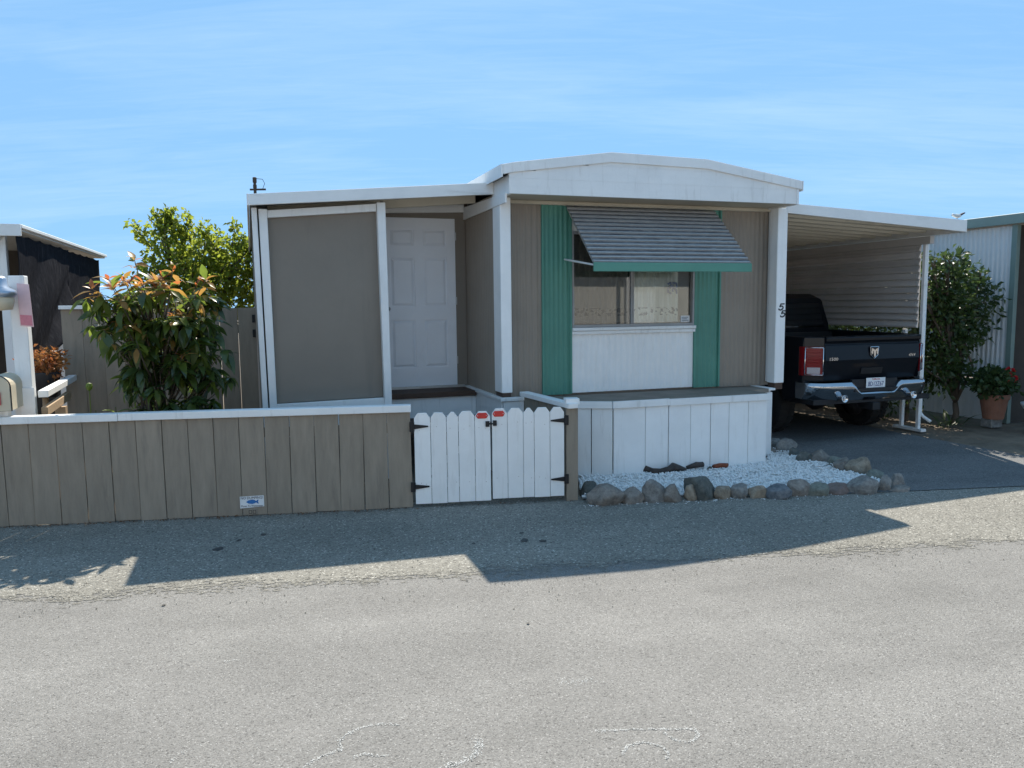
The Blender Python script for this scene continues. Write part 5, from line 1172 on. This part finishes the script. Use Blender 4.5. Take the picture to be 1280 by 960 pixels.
m = MB(); m.box(10.2, 15.2, 6.26, 6.297, 2.845, 2.985); m.build('fascia', M['nb_green'], rfn, bevel=.004)
m = MB(); m.box(10.42, 10.5, 7.9, 7.98, 0, 2.895); m.build('porch_post', M['nb_green'], nh, bevel=.004)
m = MB(); m.box(13.8, 13.9, 6.4, 6.5, 0, 2.895); m.build('porch_post', M['nb_green'], nh, bevel=.004)
m = MB(); m.box(10.37, 15, 15.6, 15.65, 0, 2.84); m.build('rear_wall', M['nb_white'], nh)

bush = thing('camellia_bush', 'dense glossy bush against the white corrugated wall', 'bush', (9.55, 8.45, 0))
cl = [(9.15, 8.35, 1.95, .42, .32, .42), (9.62, 8.5, 1.98, .45, .34, .38), (9.95, 8.45, 1.72, .32, .3, .42), (9.3, 8.4, 1.45, .5, .36, .45), (9.75, 8.5, 1.35, .42, .32, .35), (9.2, 8.4, 1.0, .42, .32, .35), (9.0, 8.45, 1.65, .3, .3, .35), (9.3, 8.3, 2.28, .22, .2, .22), (9.45, 8.45, .85, .35, .28, .22), (9.25, 8.4, .62, .2, .2, .2)]
for k in range(16):
    q = cl[k % 10]; a = random.uniform(-.6, 3.7); cl.append((q[0]+q[3]*1.05*math.cos(a), q[1]-.1, q[2]+q[5]*1.0*math.sin(a), .10, .10, .11))
wood_tree('trunk', bush, (9.6, 8.42, 0), cl, .05, M['bark'])
P, D = clump_points(cl, 4600); V, Fq = cloud_leaves(P, D, .10, .05, .2); np_mesh('crown', V-np.array((9.55, 8.45, 0)), Fq, M['cam'], bush)
def hedge(name, label, x, y0, y1, z, n):
    h = thing(name, label, 'hedge', (x, y0, 0)); c = []
    for y in np.arange(y0, y1, .45): c.append((x+random.gauss(0, .08), y, z*.55+random.gauss(0, .1), .38, .34, z*.5))
    P, D = clump_points(c, n); V, Fq = cloud_leaves(P, D, .10, .05, .2); np_mesh('foliage', V-np.array((x, y0, 0)), Fq, M['cam'], h)
    mb = MB()
    for q in c: mb.tube([(q[0], q[1], 0), (q[0]+.05, q[1], q[2])], [.03, .015], 6)
    mb.build('stem', M['bark'], h)
hedge('clipped_hedge', 'green hedge glimpsed under the carport side screen', 9.2, 8.85, 15.5, 2.45, 15000)

pot1 = thing('terracotta_pot', 'large terracotta pot on a grey block beside the bush', 'pot', (9.84, 8.0, 0))
m = MB(); m.box(9.72, 9.93, 7.92, 8.1, 0, .12); m.build('block', ROCK['grey'], pot1, bevel=.01)
m = MB(); m.lathe([(0, .122), (.13, .122), (.178, .40), (.195, .40), (.20, .47), (.18, .47), (.17, .43), (0, .42)], (9.84, 8.0, 0), 24); m.build('pot', M['terra'], pot1, smooth=False)
ger = thing('potted_geranium', 'geranium with red blooms growing in the terracotta pot', 'geranium', (9.84, 8.0, .43))
P, D = clump_points([(9.74, 7.98, .66, .30, .24, .19), (9.98, 8.0, .60, .2, .2, .16)], 1300); V, Fq = cloud_leaves(P, D, .07, .065, .15); np_mesh('foliage', V-np.array((9.84, 8.0, .43)), Fq, M['ger'], ger)
mb = MB()
for k in range(9): a = random.random()*6.28; mb.tube([(9.84, 8.0, .43), (9.84+.15*math.cos(a), 8.0+.15*math.sin(a), .66)], [.01, .006], 5)
mb.build('stem', M['stem_green'], ger)
def bloom(parent, x, y, z, r):
    V = []; Fq = []
    P = rng.normal(size=(60, 3)); P /= np.linalg.norm(P, axis=1, keepdims=True); V, Fq = cloud_leaves(P*r*.5+np.array((x, y, z)), P, r*.7, r*.6)
    rt = parent; np_mesh('bloom', V-np.array(OFF[rt.name]), Fq, M['flower'], parent)
bloom(ger, 9.93, 7.85, .80, .055); bloom(ger, 10.0, 7.85, .69, .05); bloom(ger, 9.87, 7.84, .68, .03)
bw2 = thing('white_bowl_planter', 'white bowl planter with a red bloom at the far right edge', 'planter', (10.02, 7.35, 0))
m = MB(); m.lathe([(0, .0), (.16, .0), (.15, .06), (.06, .10), (.05, .24), (.10, .27), (.22, .33), (.25, .38), (.255, .41), (.23, .41), (.19, .36), (0, .34)], (9.92, 7.35, 0), 26); m.build('bowl', M['nb_white'], bw2, smooth=True)
P, D = clump_points([(9.92, 7.35, .52, .2, .2, .13)], 420); V, Fq = cloud_leaves(P, D, .06, .06, .15); np_mesh('foliage', V-np.array((10.02, 7.35, 0)), Fq, M['ger'], bw2)
bloom(bw2, 9.71, 7.28, .56, .055); bloom(bw2, 9.95, 7.2, .6, .05)
agp = thing('strap_leaf_plant', 'dark strap-leaved plant at the foot of the bush', 'plant', (9.2, 8.15, 0))
me = leaf_mesh('leaf', .42, .035, M['cam'], .6)
for k in range(26):
    o = bpy.data.objects.new('leaf', me); COL.objects.link(o); o.parent = agp
    o.matrix_local = Matrix.Translation((random.gauss(0, .18), random.gauss(0, .06), .02)) @ Matrix.Rotation(k*2.4, 4, 'Z') @ Matrix.Rotation(random.uniform(.4, 1.2), 4, 'X') @ Matrix.Scale(random.uniform(.6, 1.1), 4)

# ------------------------------------------------------------------ bird on the carport edge, utility pole
bx, by = 8.47, 7.53; bz = zc(8.47)
bird = thing('small_bird', 'small pale bird with dark raised tail on the carport edge', 'bird', (bx, by, bz))
m = MB(); m.tube([(bx-.066, by, bz+.040), (bx-.052, by, bz+.042), (bx-.03, by, bz+.036), (bx, by, bz+.032), (bx+.03, by, bz+.034), (bx+.05, by, bz+.042)], [.004, .013, .015, .02, .016, .008], 12); body = m.build('body', M['bird_light'], bird, smooth=True)
m = MB(); m.hexa([(bx+.03, by-.012, bz+.030), (bx+.085, by-.014, bz+.060), (bx+.085, by+.014, bz+.060), (bx+.03, by+.012, bz+.030), (bx+.03, by-.010, bz+.050), (bx+.082, by-.012, bz+.068), (bx+.082, by+.012, bz+.068), (bx+.03, by+.010, bz+.050)]); m.build('tail', M['bird_dark'], bird)
m = MB(); m.tube([(bx-.064, by, bz+.04), (bx-.078, by, bz+.038)], [.004, .001], 6); m.build('beak', M['bird_dark'], bird)
for s in (-1, 1): m = MB(); m.tube([(bx, by+s*.008, bz+.018), (bx, by+s*.008, bz)], .002, 5); m.build('leg', M['bird_dark'], bird)
bird.scale = (1.35, 1.35, 1.35)
up = Vector((-17.85, 55, 0))
pole = thing('utility_pole', 'distant dark utility pole tip above the porch roof corner', 'utility pole', (up.x, up.y, 0), 0); pole.scale = (1, 1, .97)
X, Y = up.x, up.y
m = MB(); m.tube([(X, Y, 0), (X, Y, 10.4), (X, Y, 11.15)], [.15, .10, .095], 10); m.build('shaft', M['pole'], pole, smooth=True)
m = MB(); m.box(X-.35, X+.75, Y-.06, Y+.06, 10.22, 10.34); m.build('crossarm', M['pole'], pole)
m = MB(); m.lathe([(.10, 10.75), (.14, 10.78), (.14, 11.12), (.09, 11.15)], (X, Y, 0), 12); m.lathe([(.10, 10.35), (.13, 10.4), (.13, 10.6), (.09, 10.65)], (X, Y, 0), 12); m.build('insulator_band', M['pole'], pole)
m = MB(); m.tube([(X+.12, Y, 11.05), (X+.55, Y, 11.0), (X+.7, Y, 10.7), (X+.55, Y, 10.35)], .02, 5); m.build('drop_wire', M['black'], pole)

# ------------------------------------------------------------------ homes across the road, behind the viewer: the sun falls full on their fronts; they show in glass and chrome
def home_across(x0, x1, y, h, wallm, label, posts, door_x, wins):
    op = thing('house_across_road', label, 'house', ((x0+x1)/2, y, 0), AF, 'homes across the road')
    m = MB(); m.box(x0, x1, y-7, y, 0.0, h); m.build('wall', wallm, op)
    xm = (x0+x1)/2
    m = MB(); m.prism([(x0-.4, h+.004), (x1+.4, h+.004), (x1+.4, h+.16), (xm, h+.8), (x0-.4, h+.16)], 'y', y-7.3, y+.5); m.build('roof', M['roofwhite'], op)
    for x in posts: m = MB(); m.box(x, x+.14, y+.30, y+.44, 0, h); m.build('post', M['white_clean'], op)
    for x in wins:
        m = MB(); m.box(x, x+1.4, y+.005, y+.04, 1.0, 2.1); w = m.build('window', M['car_glass'], op)
        m = MB(); m.box(x-.08, x+1.48, y+.005, y+.06, .92, .995); m.build('sill', M['white_clean'], w)
    m = MB(); m.box(door_x, door_x+.9, y+.005, y+.05, .1, 2.15); m.build('door', M['white_clean'], op)
home_across(-24, -10.5, -5.2, 2.9, M['pale_wall'], 'cream home across the road, behind and left of the viewer', (-23, -17, -11), -15, (-21, -13.2))
home_across(-9, 4.2, -5.0, 2.95, M['white'], 'white home straight across the road, seen only in reflections', (-8.4, -2.6, 3.6), -1, (-6.5, 1.2))
home_across(6.0, 20, -5.2, 2.9, M['pale_wall'], 'cream home across the road reflected in the window', (6.4, 9.4, 12.6, 16, 19.5), 13.2, (7.2, 16.8))
